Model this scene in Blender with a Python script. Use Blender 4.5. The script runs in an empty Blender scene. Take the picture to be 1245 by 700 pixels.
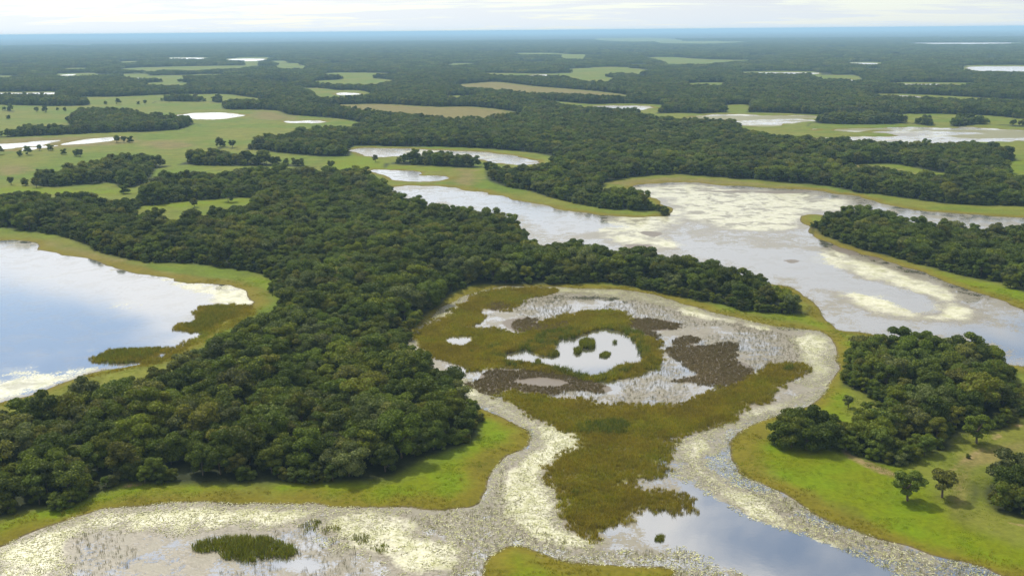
import bpy, math, random
import numpy as np
from mathutils import Matrix, Vector

random.seed(7)
RNG = np.random.default_rng(11)
scn = bpy.context.scene
COL = scn.collection

# ------------------------------------------------------------------ camera
CAM_H = 100.0
PXW, PXH = 1245.0, 700.0
F = 1196.0                                   # focal length in photo pixels (hfov 55 deg)
PITCH = math.atan(312.5 / F)
ROLL = math.atan(11.0 / 1245.0)
r0 = np.array([1.0, 0, 0])
fwd = np.array([0, math.cos(PITCH), -math.sin(PITCH)])
u0 = np.array([0, math.sin(PITCH), math.cos(PITCH)])
RIGHT = math.cos(ROLL) * r0 - math.sin(ROLL) * u0
UP = math.sin(ROLL) * r0 + math.cos(ROLL) * u0
cd = bpy.data.cameras.new("camera")
cam = bpy.data.objects.new("camera", cd)
COL.objects.link(cam)
M4 = Matrix.Identity(4)
for i in range(3):
    M4[i][0], M4[i][1], M4[i][2] = RIGHT[i], UP[i], -fwd[i]
M4[2][3] = CAM_H
cam.matrix_world = M4
cd.sensor_width = 36.0
cd.lens = 36.0 * F / PXW
cd.clip_start = 0.5
cd.clip_end = 200000.0
scn.camera = cam

# ------------------------------------------------------------------ sun, sky, exposure
SUN_EL, SUN_AZ = math.radians(52), math.radians(-38)      # azimuth from +Y towards +X
sun_dir = Vector((math.sin(SUN_AZ) * math.cos(SUN_EL), math.cos(SUN_AZ) * math.cos(SUN_EL), math.sin(SUN_EL)))
sl = bpy.data.lights.new("sun", 'SUN')
sl.energy = 4.4
sl.angle = math.radians(2.5)
sl.color = (1.0, 0.93, 0.80)
so = bpy.data.objects.new("sun", sl)
COL.objects.link(so)
so.rotation_euler = sun_dir.to_track_quat('Z', 'Y').to_euler()
so.location = (0, 0, 300)

vs = scn.view_settings
vs.view_transform = 'Standard'
vs.look = 'None'
vs.gamma = 1
vs.use_curve_mapping = False
vs.exposure = 0.3
scn.render.engine = 'CYCLES'
scn.cycles.use_denoising = True
scn.cycles.max_bounces = 6
scn.cycles.diffuse_bounces = 2
scn.cycles.glossy_bounces = 2
scn.cycles.transmission_bounces = 2
scn.cycles.transparent_max_bounces = 4
scn.cycles.volume_bounces = 0
scn.cycles.sample_clamp_indirect = 4.0
scn.cycles.caustics_reflective = False
scn.cycles.caustics_refractive = False


class NT:
    """small node-tree helper"""
    def __init__(self, tree):
        self.t = tree
        self.t.nodes.clear()

    def n(self, typ, **kw):
        nd = self.t.nodes.new(typ)
        for k, v in kw.items():
            if k == 'ins':
                for a, b in v.items():
                    if hasattr(b, 'is_output') or hasattr(b, 'links'):
                        self.t.links.new(b, nd.inputs[a])
                    else:
                        nd.inputs[a].default_value = b
            else:
                setattr(nd, k, v)
        return nd

    def math(self, op, a, b=None, c=None, clamp=False):
        nd = self.t.nodes.new('ShaderNodeMath')
        nd.operation = op
        nd.use_clamp = clamp
        for i, v in enumerate((a, b, c)):
            if v is None:
                continue
            if hasattr(v, 'links'):
                self.t.links.new(v, nd.inputs[i])
            else:
                nd.inputs[i].default_value = v
        return nd.outputs[0]

    def mix(self, fac, a, b, blend='MIX'):
        nd = self.t.nodes.new('ShaderNodeMix')
        nd.data_type = 'RGBA'
        nd.blend_type = blend
        for i, v in ((0, fac), (6, a), (7, b)):
            if hasattr(v, 'links'):
                self.t.links.new(v, nd.inputs[i])
            else:
                nd.inputs[i].default_value = (v if i == 0 else (*v, 1.0) if len(v) == 3 else v)
        return nd.outputs[2]

    def ss(self, x, lo, hi):
        nd = self.t.nodes.new('ShaderNodeMapRange')
        nd.interpolation_type = 'SMOOTHSTEP'
        for i, v in enumerate((x, lo, hi)):
            if hasattr(v, 'links'):
                self.t.links.new(v, nd.inputs[i])
            else:
                nd.inputs[i].default_value = v
        return nd.outputs[0]

    def attr(self, name):
        nd = self.t.nodes.new('ShaderNodeAttribute')
        nd.attribute_name = name
        return nd.outputs['Fac']

    def noise(self, vec, scale, detail=3, rough=0.55, dist=0.0):
        nd = self.t.nodes.new('ShaderNodeTexNoise')
        nd.inputs['Scale'].default_value = scale
        nd.inputs['Detail'].default_value = detail
        nd.inputs['Roughness'].default_value = rough
        nd.inputs['Distortion'].default_value = dist
        if vec is not None:
            self.t.links.new(vec, nd.inputs['Vector'])
        return nd.outputs['Fac']

    def link(self, a, b):
        self.t.links.new(a, b)


world = bpy.data.worlds.new("World")
scn.world = world
world.use_nodes = True
w = NT(world.node_tree)
sky = w.n('ShaderNodeTexSky', sky_type='NISHITA')
sky.sun_disc = False
sky.sun_elevation = SUN_EL
sky.sun_rotation = SUN_AZ
sky.altitude = 100
sky.air_density = 1.0
sky.dust_density = 0.4
tc = w.n('ShaderNodeTexCoord')
sep = w.n('ShaderNodeSeparateXYZ', ins={0: tc.outputs['Generated']})
zz = w.math('ADD', w.math('MAXIMUM', sep.outputs[2], 0.0), 0.055)
px = w.math('DIVIDE', sep.outputs[0], zz)
py = w.math('DIVIDE', sep.outputs[1], zz)
cv = w.n('ShaderNodeCombineXYZ', ins={0: w.math('MULTIPLY_ADD', px, 1.1, 0.33), 1: w.math('MULTIPLY_ADD', py, 1.9, -2.85), 2: 1.9})
cn = w.noise(cv.outputs[0], 0.42, 8, 0.62, 0.5)
cn2 = w.noise(cv.outputs[0], 0.11, 2, 0.5)
cn3 = w.noise(cv.outputs[0], 1.7, 6, 0.6, 0.6)
cover = w.math('ADD', w.math('ADD', w.math('MULTIPLY', cn, 0.52), w.math('MULTIPLY', cn2, 0.33)), w.math('MULTIPLY', cn3, 0.15))
cmask = w.ss(cover, 0.43, 0.51)
# thin cloud is brightest where it is seen towards the sun
dt = w.n('ShaderNodeVectorMath', operation='DOT_PRODUCT', ins={0: tc.outputs['Generated'], 1: tuple(sun_dir)})
ph = w.math('POWER', w.math('MAXIMUM', dt.outputs['Value'], 0.0), 3.0)
cb = w.math('ADD', 0.60, w.math('MULTIPLY', ph, 1.2))
ccol = w.n('ShaderNodeVectorMath', operation='SCALE', ins={0: (1.02, 1.0, 0.985), 'Scale': cb})
sk = w.n('ShaderNodeVectorMath', operation='SCALE', ins={0: sky.outputs[0], 'Scale': 0.12})
skc = w.mix(w.math('MULTIPLY_ADD', cmask, 0.93, 0.02), sk.outputs[0], ccol.outputs[0])
# air near the horizon whitens the sky all round
hz_f = w.math('EXPONENT', w.math('MULTIPLY', w.math('MAXIMUM', sep.outputs[2], 0.0), -15.0))
skc = w.mix(w.math('MULTIPLY', hz_f, 0.60), skc, (0.60, 0.72, 0.83))
bg = w.n('ShaderNodeBackground', ins={'Color': skc, 'Strength': 1.0})
out = w.n('ShaderNodeOutputWorld', ins={0: bg.outputs[0]})


# ------------------------------------------------------------------ outlines (map of the place)
def unproj(x, y, h=0.0):
    d = RIGHT * ((x - PXW / 2) / F) + UP * ((PXH / 2 - y) / F) + fwd
    t = (h - CAM_H) / d[2]
    return d[0] * t, d[1] * t


CAN = 6.5                                    # canopy height used where an outline follows tree tops
CR = {1: (0, 0), 2: (410, 0), 3: (825, 0), 4: (0, 230), 5: (410, 230), 6: (825, 230), 7: (0, 460), 8: (410, 460), 9: (825, 460)}


def c(k, *pts):
    ox, oy = CR[k]
    return [(ox + p[0] / 2.9167, oy + p[1] / 2.9167) + tuple(p[2:]) for p in pts]


def h(*pts):
    return [(p[0], p[1], CAN) for p in pts]


def poly(pts, n=3):
    P = np.array([unproj(*p) for p in pts])
    m = len(P)
    outp = []
    for i in range(m):                       # centripetal-ish Catmull-Rom, tension kept low
        a, b, cc, d = P[i - 1], P[i], P[(i + 1) % m], P[(i + 2) % m]
        L = np.linalg.norm(cc - b)
        t1 = (cc - a); t2 = (d - b)
        l1 = np.linalg.norm(t1); l2 = np.linalg.norm(t2)
        t1 = t1 / max(l1, 1e-6) * min(l1 * 0.5, L); t2 = t2 / max(l2, 1e-6) * min(l2 * 0.5, L)
        for k in range(n):
            s = k / n
            h00 = 2 * s**3 - 3 * s**2 + 1; h10 = s**3 - 2 * s**2 + s
            h01 = -2 * s**3 + 3 * s**2; h11 = s**3 - s**2
            outp.append(h00 * b + h10 * t1 + h01 * cc + h11 * t2)
    return np.array(outp)


def sdf(P, X, Y, margin):
    """signed distance (negative inside), clipped to +margin away from the outline's box"""
    D = np.full(X.shape, 1e9)
    lo = P.min(0); hi = P.max(0)
    sel = np.nonzero((X > lo[0] - margin) & (X < hi[0] + margin) & (Y > lo[1] - margin) & (Y < hi[1] + margin))[0]
    if len(sel) == 0:
        return D
    x = X[sel]; y = Y[sel]
    d2 = np.full(x.shape, 1e18); ins = np.zeros(x.shape, bool)
    Q = np.roll(P, -1, 0)
    for (ax, ay), (bx, by) in zip(P, Q):
        ex, ey = bx - ax, by - ay
        l2 = ex * ex + ey * ey + 1e-12
        t = np.clip(((x - ax) * ex + (y - ay) * ey) / l2, 0, 1)
        dx = x - ax - t * ex; dy = y - ay - t * ey
        d2 = np.minimum(d2, dx * dx + dy * dy)
        if by != ay:
            cond = ((ay > y) != (by > y)) & (x < ax + (y - ay) * ex / ey)
            ins ^= cond
    d = np.sqrt(d2)
    D[sel] = np.where(ins, -d, d)
    return D


def sdf_union(polys, X, Y, margin=80.0):
    D = np.full(X.shape, 1e9)
    for P in polys:
        D = np.minimum(D, sdf(P, X, Y, margin))
    return D


def _hash(ix, iy, s):
    v = (ix.astype(np.int64) * 374761393 + iy.astype(np.int64) * 668265263 + s * 1442695041) & 0xFFFFFFFF
    v = ((v ^ (v >> 13)) * 1274126177) & 0xFFFFFFFF
    return ((v ^ (v >> 16)) & 0xFFFF) / 65535.0


def vnoise(X, Y, s=0):
    ix = np.floor(X); iy = np.floor(Y)
    fx = X - ix; fy = Y - iy
    fx = fx * fx * (3 - 2 * fx); fy = fy * fy * (3 - 2 * fy)
    a = _hash(ix, iy, s); b = _hash(ix + 1, iy, s); cc = _hash(ix, iy + 1, s); d = _hash(ix + 1, iy + 1, s)
    return (a * (1 - fx) + b * fx) * (1 - fy) + (cc * (1 - fx) + d * fx) * fy - 0.5


def fbm(X, Y, scale, octv=4, s=0):
    v = 0; amp = 1
    for o in range(octv):
        v = v + amp * vnoise(X / scale + 17.3 * o, Y / scale - 9.1 * o, s + o)
        amp *= 0.55; scale *= 0.48
    return v


# --- forest outlines: near edges follow the foot of the trees, far edges the tree tops
N_near = [(-220, 690), (-90, 655), (0, 633), (21, 628), (45, 621), (72, 619), (99, 613), (120, 602), (137, 597), (151, 590), (195, 590), (260, 591),
          (308, 590), (343, 588), (377, 586), (411, 586), (444, 587), (472, 583), (499, 570), (523, 556), (557, 546), (578, 535),
          (583, 525), (581, 511), (571, 498), (557, 484), (537, 468), (513, 449), (497, 431), (491, 416), (498, 403), (521, 382), (542, 365),
          (554, 356), (575, 349), (616, 347), (670, 347), (698, 346), (725, 344), (753, 347), (780, 351), (804, 356), (825, 361),
          (846, 366), (876, 371), (907, 378), (938, 382), (969, 384), (981, 381), (985, 374)]
N_far = h((979, 360), (962, 350), (942, 340), (918, 331), (894, 326), (873, 317), (846, 312), (825, 309), (797, 307), (770, 302),
          (736, 299), (708, 293), (684, 294), (664, 293), (647, 291), (643, 281), (633, 268), (612, 263), (588, 257), (571, 254),
          (540, 251), (513, 245), (489, 237), (476, 228), (472, 219), (448, 210), (431, 207), (410, 206), (390, 207), (363, 206),
          (322, 207), (285, 209), (240, 213), (212, 214), (192, 218), (171, 223), (161, 237), (147, 240), (103, 238), (69, 236),
          (34, 236), (0, 238), (-200, 242))
N_lake = [(-200, 270), (0, 278), (31, 282), (69, 286), (103, 298), (130, 310), (154, 316), (192, 320), (233, 322), (274, 327),
          (309, 332), (336, 342), (341, 354)] + h((341, 358), (318, 379), (296, 393), (268, 409), (240, 425), (208, 438), (158, 454),
          (128, 465), (60, 483), (0, 495), (-200, 538))
M_out = [(-330, 128), (0, 128), (60, 129.5), (103, 129), (109, 126), (80, 122.5), (60, 120.5), (100, 118.5), (147, 118), (192, 116), (240, 115),
         (274, 115), (298, 118), (330, 122), (338, 125), (315, 127), (274, 128), (274, 133.5), (308, 134), (336, 135), (350, 140),
         (377, 142), (420, 146), (441, 152)] + h((430, 154), (417, 155), (377, 158), (357, 161), (329, 165), (309, 168), (295, 174),
         (274, 171), (264, 175)) + [(267, 180), (291, 183), (309, 183), (343, 187), (387, 191), (420, 191), (427, 188), (426, 181),
         (437, 178), (485, 179), (530, 179), (581, 181), (622, 184), (650, 187), (671, 191), (690, 196)] + h((655, 200), (620, 201),
         (595, 199)) + [(590, 206), (591, 212), (595, 221), (616, 228), (643, 233), (664, 240), (684, 244), (712, 250), (739, 255),
         (773, 257), (804, 257), (813, 255)] + h((809, 251), (797, 241), (780, 235), (767, 232), (742, 230)) + [(733, 225), (760, 218),
         (800, 214), (825, 213), (876, 217), (921, 220), (962, 224), (1003, 227), (1044, 235), (1065, 237), (1116, 244), (1168, 250),
         (1245, 252), (1600, 256), (1900, 60), (1700, 34), (-450, 53)]
hole_meadow = [(168, 251), (192, 250), (213, 247), (261, 243), (295, 241), (309, 244)] + h((300, 252), (274, 256), (240, 261), (213, 263),
              (192, 260), (168, 258))
# wet meadow on the right
W_open = c(3, (-30, 408), (80, 405), (180, 400), (350, 402), (480, 408), (620, 404), (800, 406), (900, 405), (1100, 412), (1225, 424), (1700, 440)) + \
    h(*c(3, (1700, 580), (1240, 560), (1210, 545), (1150, 520), (1060, 510), (960, 510), (860, 505), (800, 515), (680, 505), (540, 500),
         (430, 492), (340, 480), (270, 465), (225, 460), (225, 445), (200, 432), (100, 428), (0, 424)))
clear = [
    c(3, (540, 595), (640, 585), (760, 585), (850, 600), (920, 615), (990, 625), (960, 635, 4.0), (850, 632, 4.0), (740, 612, 4.0), (620, 607, 4.0)),
    c(3, (1150, 580), (1225, 573), (1500, 575), (1500, 690, 4.0), (1225, 655, 4.0), (1170, 642, 4.0), (1195, 612, 4.0)),
    c(2, (-60, 378), (100, 370), (200, 372), (350, 380), (480, 380), (590, 392), (650, 405), (640, 415, 4.0), (520, 426, 4.0), (430, 430, 4.0), (330, 420, 4.0), (170, 405, 4.0), (40, 392, 4.0)),
    c(2, (400, 305), (500, 295), (570, 292), (680, 305), (800, 315), (920, 325), (1030, 340), (1010, 352, 4.0), (900, 347, 4.0), (700, 337, 4.0), (560, 327, 4.0), (450, 317, 4.0)),
    c(2, (700, 357), (800, 363), (900, 371), (1000, 369), (1150, 374), (1130, 392, 4.0), (1030, 396, 4.0), (900, 390, 4.0), (800, 379, 4.0)),
    c(2, (450, 261), (620, 261), (750, 263), (830, 260), (920, 270), (990, 281), (950, 296, 4.0), (870, 295, 4.0), (830, 281, 4.0), (750, 277, 4.0), (600, 275, 4.0)),
    c(2, (800, 249), (900, 242), (1050, 244), (1105, 254), (1050, 266, 4.0), (900, 264, 4.0)),
    c(2, (795, 198), (880, 195), (870, 214, 4.0), (805, 215, 4.0)),
    c(2, (1090, 206), (1180, 203), (1260, 209), (1330, 213), (1300, 222, 4.0), (1215, 234, 4.0), (1190, 228, 4.0)),
    c(2, (0, 284), (120, 279), (210, 289), (140, 307, 4.0), (50, 307, 4.0), (-90, 300, 4.0)),
    c(2, (-70, 325), (60, 321), (110, 329), (125, 345), (50, 352, 4.0), (-60, 354, 4.0)),
    c(2, (395, 341), (490, 341), (480, 354, 4.0), (405, 353, 4.0)),
    c(2, (-30, 260), (150, 260), (240, 268), (100, 274, 4.0), (-30, 272, 4.0)),
    c(2, (1080, 408), (1250, 403), (1320, 412), (1225, 424, 4.0), (1110, 424, 4.0)),
    c(2, (640, 189), (780, 189), (790, 197, 4.0), (650, 197, 4.0)),
    c(2, (930, 137), (1130, 136), (1230, 146), (1060, 151, 4.0), (930, 145, 4.0)),
    c(1, (440, 244), (640, 237), (905, 234), (885, 245, 4.0), (700, 254, 4.0), (480, 255, 4.0)),
    c(1, (200, 263), (335, 260), (325, 274, 4.0), (215, 275, 4.0)),
    c(1, (450, 274), (620, 268), (790, 264), (760, 272, 4.0), (620, 277, 4.0), (500, 286, 4.0)),
    c(1, (600, 204), (730, 204), (730, 212, 4.0), (610, 212, 4.0)),
    c(1, (810, 208), (940, 207), (930, 219, 4.0), (815, 219, 4.0)),
    c(1, (980, 233), (1080, 234), (1070, 248, 4.0), (1000, 250, 4.0)),
    c(1, (520, 296), (600, 292), (680, 297), (640, 312, 4.0), (540, 310, 4.0)),
    c(1, (1040, 314), (1130, 314), (1240, 330), (1200, 350, 4.0), (1130, 342, 4.0), (1100, 325, 4.0)),
    c(1, (-200, 270), (40, 270), (30, 279, 4.0), (-200, 281, 4.0)),
    c(1, (-300, 330), (60, 327), (210, 327), (180, 341, 4.0), (0, 343, 4.0), (-300, 346, 4.0)),
    c(1, (1120, 288), (1230, 284), (1230, 300, 4.0), (1130, 300, 4.0)),
    c(1, (230, 243), (310, 242), (300, 251, 4.0), (240, 251, 4.0)),
    c(1, (430, 219), (490, 218), (480, 227, 4.0), (430, 227, 4.0)),
    c(3, (-60, 148), (120, 146), (260, 151), (120, 158, 4.0), (-60, 156, 4.0)),
    c(3, (-40, 214), (100, 212), (270, 217), (200, 224, 4.0), (60, 233, 4.0), (-40, 233, 4.0)),
    c(3, (480, 269), (620, 268), (650, 285), (640, 294, 4.0), (500, 283, 4.0)),
    c(3, (230, 256), (480, 255), (480, 267, 4.0), (240, 267, 4.0)),
    c(3, (610, 221), (720, 222), (710, 233, 4.0), (610, 232, 4.0)),
    c(3, (1025, 233), (1225, 232), (1500, 236), (1500, 266, 4.0), (1225, 262, 4.0), (1040, 257, 4.0)),
    c(3, (760, 294), (990, 294), (1060, 299), (980, 310, 4.0), (780, 309, 4.0)),
    c(3, (690, 335), (800, 335), (950, 341), (1225, 356), (1500, 366), (1400, 374, 4.0), (1040, 361, 4.0), (900, 356, 4.0), (720, 348, 4.0)),
    c(3, (40, 296), (160, 294), (150, 309, 4.0), (50, 309, 4.0)),
    c(3, (170, 374), (245, 374), (240, 390, 4.0), (180, 390, 4.0)),
    c(3, (820, 153), (1160, 151), (1230, 157, 4.0), (900, 160, 4.0)),
]
_r = np.random.default_rng(99)
for _ in range(46):                          # thin far glades
    gx, gy = _r.uniform(-60, 1300), 50 + 48 * _r.random() ** 1.1
    gy -= (gx - 622) * 0.0088
    gw, gh = _r.uniform(14, 60), 0.35 + (gy - 40) * 0.022
    clear.append([(gx, gy), (gx + gw * 0.5, gy - gh * 0.5), (gx + gw, gy - gh * 0.2), (gx + gw * 0.9, gy + gh * 0.6, 3.5), (gx + gw * 0.4, gy + gh, 3.5)])
isl = [
    # wooded strips on the left plain
    c(1, (110, 622, CAN), (130, 602, CAN), (200, 600, CAN), (270, 587, CAN), (340, 572, CAN), (370, 550, CAN), (440, 557, CAN), (520, 552, CAN), (600, 562, CAN),
      (680, 542, CAN), (740, 537, CAN), (860, 547, CAN), (960, 552, CAN), (1060, 557, CAN), (1130, 567, CAN), (1135, 588), (1130, 597), (960, 591), (820, 591),
      (700, 589), (640, 586), (560, 600), (540, 620), (530, 652), (440, 670), (400, 652), (330, 656), (250, 662), (180, 666), (120, 661)),
    c(1, (540, 352, CAN), (580, 342, CAN), (700, 342, CAN), (780, 351, CAN), (785, 358), (700, 363), (560, 361)),
    c(1, (240, 414, CAN), (270, 392, CAN), (340, 385, CAN), (430, 387, CAN), (520, 402, CAN), (600, 412, CAN), (680, 418, CAN), (712, 427, CAN), (690, 441), (640, 461),
      (520, 469), (400, 472), (250, 479), (100, 486), (0, 491), (-300, 498), (-300, 468, CAN), (0, 464, CAN), (60, 454, CAN), (150, 450, CAN), (250, 445, CAN)),
    c(1, (-300, 378, CAN), (0, 378, CAN), (45, 382, CAN), (40, 393), (0, 395), (-300, 396)),
    # tree row in the meadow between the two small ponds
    c(2, (168, 568, CAN), (200, 548, CAN), (280, 544, CAN), (400, 547, CAN), (500, 562, CAN), (520, 582), (500, 596), (470, 599), (330, 591), (200, 586), (170, 580)),
    # wood in the wet meadow, and the strip at its right end
    c(3, (460, 428, CAN), (500, 408, CAN), (680, 403, CAN), (780, 411, CAN), (900, 427, CAN), (890, 434), (860, 437), (700, 443), (540, 442), (470, 437)),
    c(3, (970, 428, CAN), (1090, 421, CAN), (1225, 424, CAN), (1600, 430, CAN), (1600, 458), (1225, 452), (1100, 441), (990, 433)),
    # wood beyond the lagoon on the right
    [(988, 273), (996, 285), (1017, 293), (1048, 304), (1086, 314), (1120, 323), (1140, 329), (1168, 336), (1195, 342), (1219, 346), (1245, 356), (1480, 420)] +
    h((1480, 285), (1245, 273), (1202, 275), (1168, 271), (1134, 268), (1106, 265), (1079, 261), (1048, 256), (1017, 257), (996, 261), (988, 270)),
    # wood on the green point at the right
    [(1025, 470), (1044, 476), (1062, 487), (1067, 498), (1062, 510), (1047, 520), (1033, 535), (1033, 547), (1040, 553), (1053, 561), (1072, 567), (1092, 567),
     (1116, 560), (1120, 550), (1134, 550), (1154, 552), (1160, 543), (1162, 533), (1195, 526), (1219, 523), (1233, 512), (1245, 505), (1262, 490)] +
    h((1262, 470), (1240, 455), (1235, 435), (1213, 422), (1188, 413), (1164, 409), (1134, 406), (1116, 408), (1086, 403), (1062, 401), (1038, 409), (1032, 421),
      (1030, 440)),
    # round clump and the wood at the right edge
    [(1184, 590), (1195, 605), (1206, 620), (1225, 629), (1245, 634), (1420, 690)] + h((1420, 560), (1245, 555), (1207, 559), (1192, 572), (1186, 583)),
]
P_N = poly(N_near + N_far + N_lake, 3)
P_M = poly(M_out, 3)
P_hole = [poly(hole_meadow), poly(W_open)] + [poly(p) for p in clear]
P_isl = [poly(p) for p in isl]

# --- water outlines
lake = [(-300, 288), (0, 292), (20, 291), (41, 294), (51, 303), (86, 311), (113, 317), (140, 327), (165, 332), (192, 337), (219, 342), (247, 345), (274, 346),
        (297, 354), (303, 366), (291, 378), (262, 392), (247, 407), (202, 434), (165, 444), (113, 452), (69, 468), (40, 481), (0, 490), (-300, 560)]
lagoon = [(466, 231), (492, 226), (530, 226), (561, 230), (592, 235), (629, 244), (657, 248), (684, 255), (718, 261), (753, 264), (787, 264), (816, 261), (816, 254),
          (800, 243), (775, 231), (768, 226), (790, 223), (830, 221), (846, 223), (894, 226), (945, 229), (990, 232), (1017, 236), (1044, 240), (1086, 250),
          (1116, 256), (1154, 259), (1202, 263), (1245, 265), (1500, 272), (1500, 305), (1245, 300), (1130, 290), (1050, 275), (1000, 262), (978, 262),
          (976, 268), (983, 281), (1003, 294), (1024, 303), (1058, 311), (1092, 322), (1127, 332), (1154, 344), (1188, 356), (1219, 366), (1245, 376),
          (1500, 450), (1500, 490), (1245, 446), (1180, 436), (1100, 415), (1045, 403), (1022, 401), (1007, 391), (993, 377), (983, 367), (969, 353), (940, 345),
          (880, 335), (820, 325), (740, 312), (690, 305), (650, 299), (620, 280), (580, 268), (520, 256), (490, 246), (470, 238)]
marsh = [(-300, 790), (-150, 720), (0, 666), (21, 655), (51, 643), (86, 631), (120, 621), (165, 614), (206, 610), (274, 609), (326, 609), (377, 611), (420, 617),
         (485, 618), (520, 624), (561, 620), (581, 613), (595, 590), (599, 573), (616, 556), (640, 542), (643, 531), (633, 518), (616, 508), (588, 496), (564, 487),
         (547, 471), (527, 464), (513, 451), (499, 434), (493, 418), (501, 405), (521, 388), (545, 370), (566, 359), (602, 350), (650, 349), (701, 350), (739, 352),
         (773, 355), (804, 361), (830, 370), (866, 380), (900, 387), (935, 395), (969, 399), (996, 403), (1010, 415), (1017, 436), (1015, 456), (1007, 474), (986, 491),
         (955, 503), (924, 515), (897, 529), (885, 542), (890, 559), (911, 577), (945, 597), (979, 618), (1017, 638), (1058, 652), (1099, 666), (1140, 679), (1185, 688),
         (1212, 700), (1330, 760), (1100, 900), (820, 697 + 130), (800, 720), (812, 696), (770, 692), (719, 686), (684, 682), (650, 672), (629, 665), (609, 672),
         (592, 683), (587, 700), (570, 760), (500, 900), (-300, 900)]
pond_a = c(2, (50, 530), (120, 525), (250, 529), (400, 534), (520, 539), (620, 553), (690, 568), (718, 580), (650, 584), (560, 575), (500, 566), (400, 560), (300, 552), (200, 555), (130, 557), (90, 547))
pond_b = c(2, (100, 605), (150, 602), (200, 604), (250, 606), (310, 614), (290, 623), (380, 624), (400, 632), (350, 642), (260, 643), (205, 637), (180, 622))
pond_c = c(1, (628, 411), (680, 402), (790, 400), (872, 409), (830, 418), (760, 424), (650, 420))
stream_a = c(1, (-300, 522), (0, 511), (100, 505), (200, 497), (205, 504), (150, 515), (60, 525), (0, 531), (-300, 545))
stream_b = c(1, (80, 526), (200, 515), (300, 495), (420, 486), (405, 497), (300, 510), (180, 521), (100, 533))
far_w = [c(1, (1010, 430), (1130, 428), (1130, 436), (1030, 437)), c(1, (-300, 332), (60, 330), (200, 329), (150, 338), (0, 341), (-300, 344)),
         c(1, (820, 210), (930, 209), (930, 217), (825, 217)), c(1, (610, 206), (725, 206), (725, 211), (615, 211)), c(1, (460, 278), (510, 277), (505, 283), (465, 283)),
         c(2, (895, 378), (960, 375), (1105, 377), (1100, 388), (1020, 393), (920, 387)), c(2, (690, 266), (752, 265), (752, 272), (695, 272)),
         c(2, (0, 330), (50, 330), (90, 333), (40, 338), (0, 337)),
         c(3, (1032, 237), (1225, 236), (1500, 240), (1500, 258), (1225, 255), (1060, 252)), c(3, (780, 299), (970, 299), (970, 306), (800, 306)),
         c(3, (700, 340), (800, 339), (900, 347), (890, 353), (740, 347)), c(3, (50, 300), (112, 300), (110, 306), (55, 306)),
         c(3, (240, 258), (475, 258), (470, 264), (250, 264)), c(3, (610, 224), (700, 224), (690, 229), (620, 229)), c(3, (560, 283), (635, 285), (630, 290), (570, 288)),
         c(3, (830, 154), (1150, 152), (1140, 157), (900, 158)), c(1, (220, 266), (270, 264), (260, 268), (222, 269))]
wmead = [c(3, (60, 410), (180, 404), (260, 412), (240, 420), (110, 420)), c(3, (220, 430), (300, 415), (420, 412), (480, 418), (380, 430), (410, 445), (330, 452), (250, 445)),
         c(3, (700, 470), (800, 458), (920, 462), (990, 450), (1060, 455), (1150, 462), (1260, 468), (1500, 480), (1500, 505), (1225, 492), (1080, 490), (940, 500), (800, 487)),
         c(3, (440, 492), (540, 484), (680, 481), (700, 488), (620, 497), (500, 500)), c(3, (225, 464), (270, 462), (268, 470), (235, 470)),
         c(3, (560, 455), (660, 455), (640, 463), (570, 462)), c(3, (950, 444), (1060, 448), (1040, 456), (960, 452)), c(3, (700, 512), (800, 505), (900, 510), (800, 520))]
_r = np.random.default_rng(321)
for _ in range(16):
    sx, sy, sw, sh = _r.uniform(230, 1225), _r.uniform(450, 500), _r.uniform(25, 90), _r.uniform(1.5, 3.5)
    if sy < 500 - 0.02 * (1225 - sx):
        wmead.append(c(3, (sx, sy), (sx + sw * 0.4, sy - sh), (sx + sw, sy + _r.uniform(-1, 1)), (sx + sw * 0.6, sy + sh)))
WATER = [('lake', poly(lake)), ('lagoon', poly(lagoon)), ('marsh_water', poly(marsh)), ('pond', poly(pond_a)), ('pond', poly(pond_b)), ('pond', poly(pond_c)),
         ('stream', poly(stream_a)), ('stream', poly(stream_b))] + [('pond', poly(p)) for p in far_w] + [('flooded_meadow', poly(p)) for p in wmead]

# --- cover on the water
reed = [
    [(503, 409), (523, 396), (547, 382), (575, 361), (602, 353), (650, 351), (672, 354), (664, 359), (640, 364), (625, 370), (612, 377), (592, 376), (580, 381),
     (586, 388), (575, 398), (602, 401), (625, 405), (650, 393), (668, 388), (690, 382), (715, 378), (745, 378), (765, 384), (772, 392), (768, 405), (782, 408),
     (797, 415), (808, 429), (805, 442), (787, 450), (760, 460), (736, 466), (700, 462), (650, 452), (610, 447), (585, 452), (560, 447), (530, 436), (508, 424)],
    [(605, 484), (623, 494), (650, 508), (671, 517), (705, 535), (684, 553), (664, 566), (660, 573), (674, 590), (684, 607), (677, 625), (684, 635), (705, 647),
     (722, 655), (739, 647), (763, 638), (777, 625), (787, 619), (821, 621), (831, 611), (821, 601), (787, 594), (767, 589), (787, 582), (808, 578), (809, 559),
     (811, 532), (830, 529), (859, 517), (894, 505), (914, 491), (938, 475), (958, 466), (972, 456), (976, 448), (962, 444), (938, 446), (914, 451), (892, 467),
     (860, 480), (830, 491), (800, 495), (765, 494), (740, 490), (720, 486), (690, 483), (660, 481), (630, 472), (608, 474)],
    [(240, 384), (254, 373), (288, 373), (294, 381), (274, 392), (250, 403), (228, 400), (219, 395), (236, 391)],
    [(117, 436), (130, 427), (161, 424), (199, 425), (185, 434), (158, 441), (127, 442)],
    [(248, 404), (280, 390), (300, 372), (312, 372), (300, 395), (262, 412), (215, 436), (180, 447), (130, 458), (100, 470), (110, 460), (165, 444), (205, 432)],
]
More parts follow.
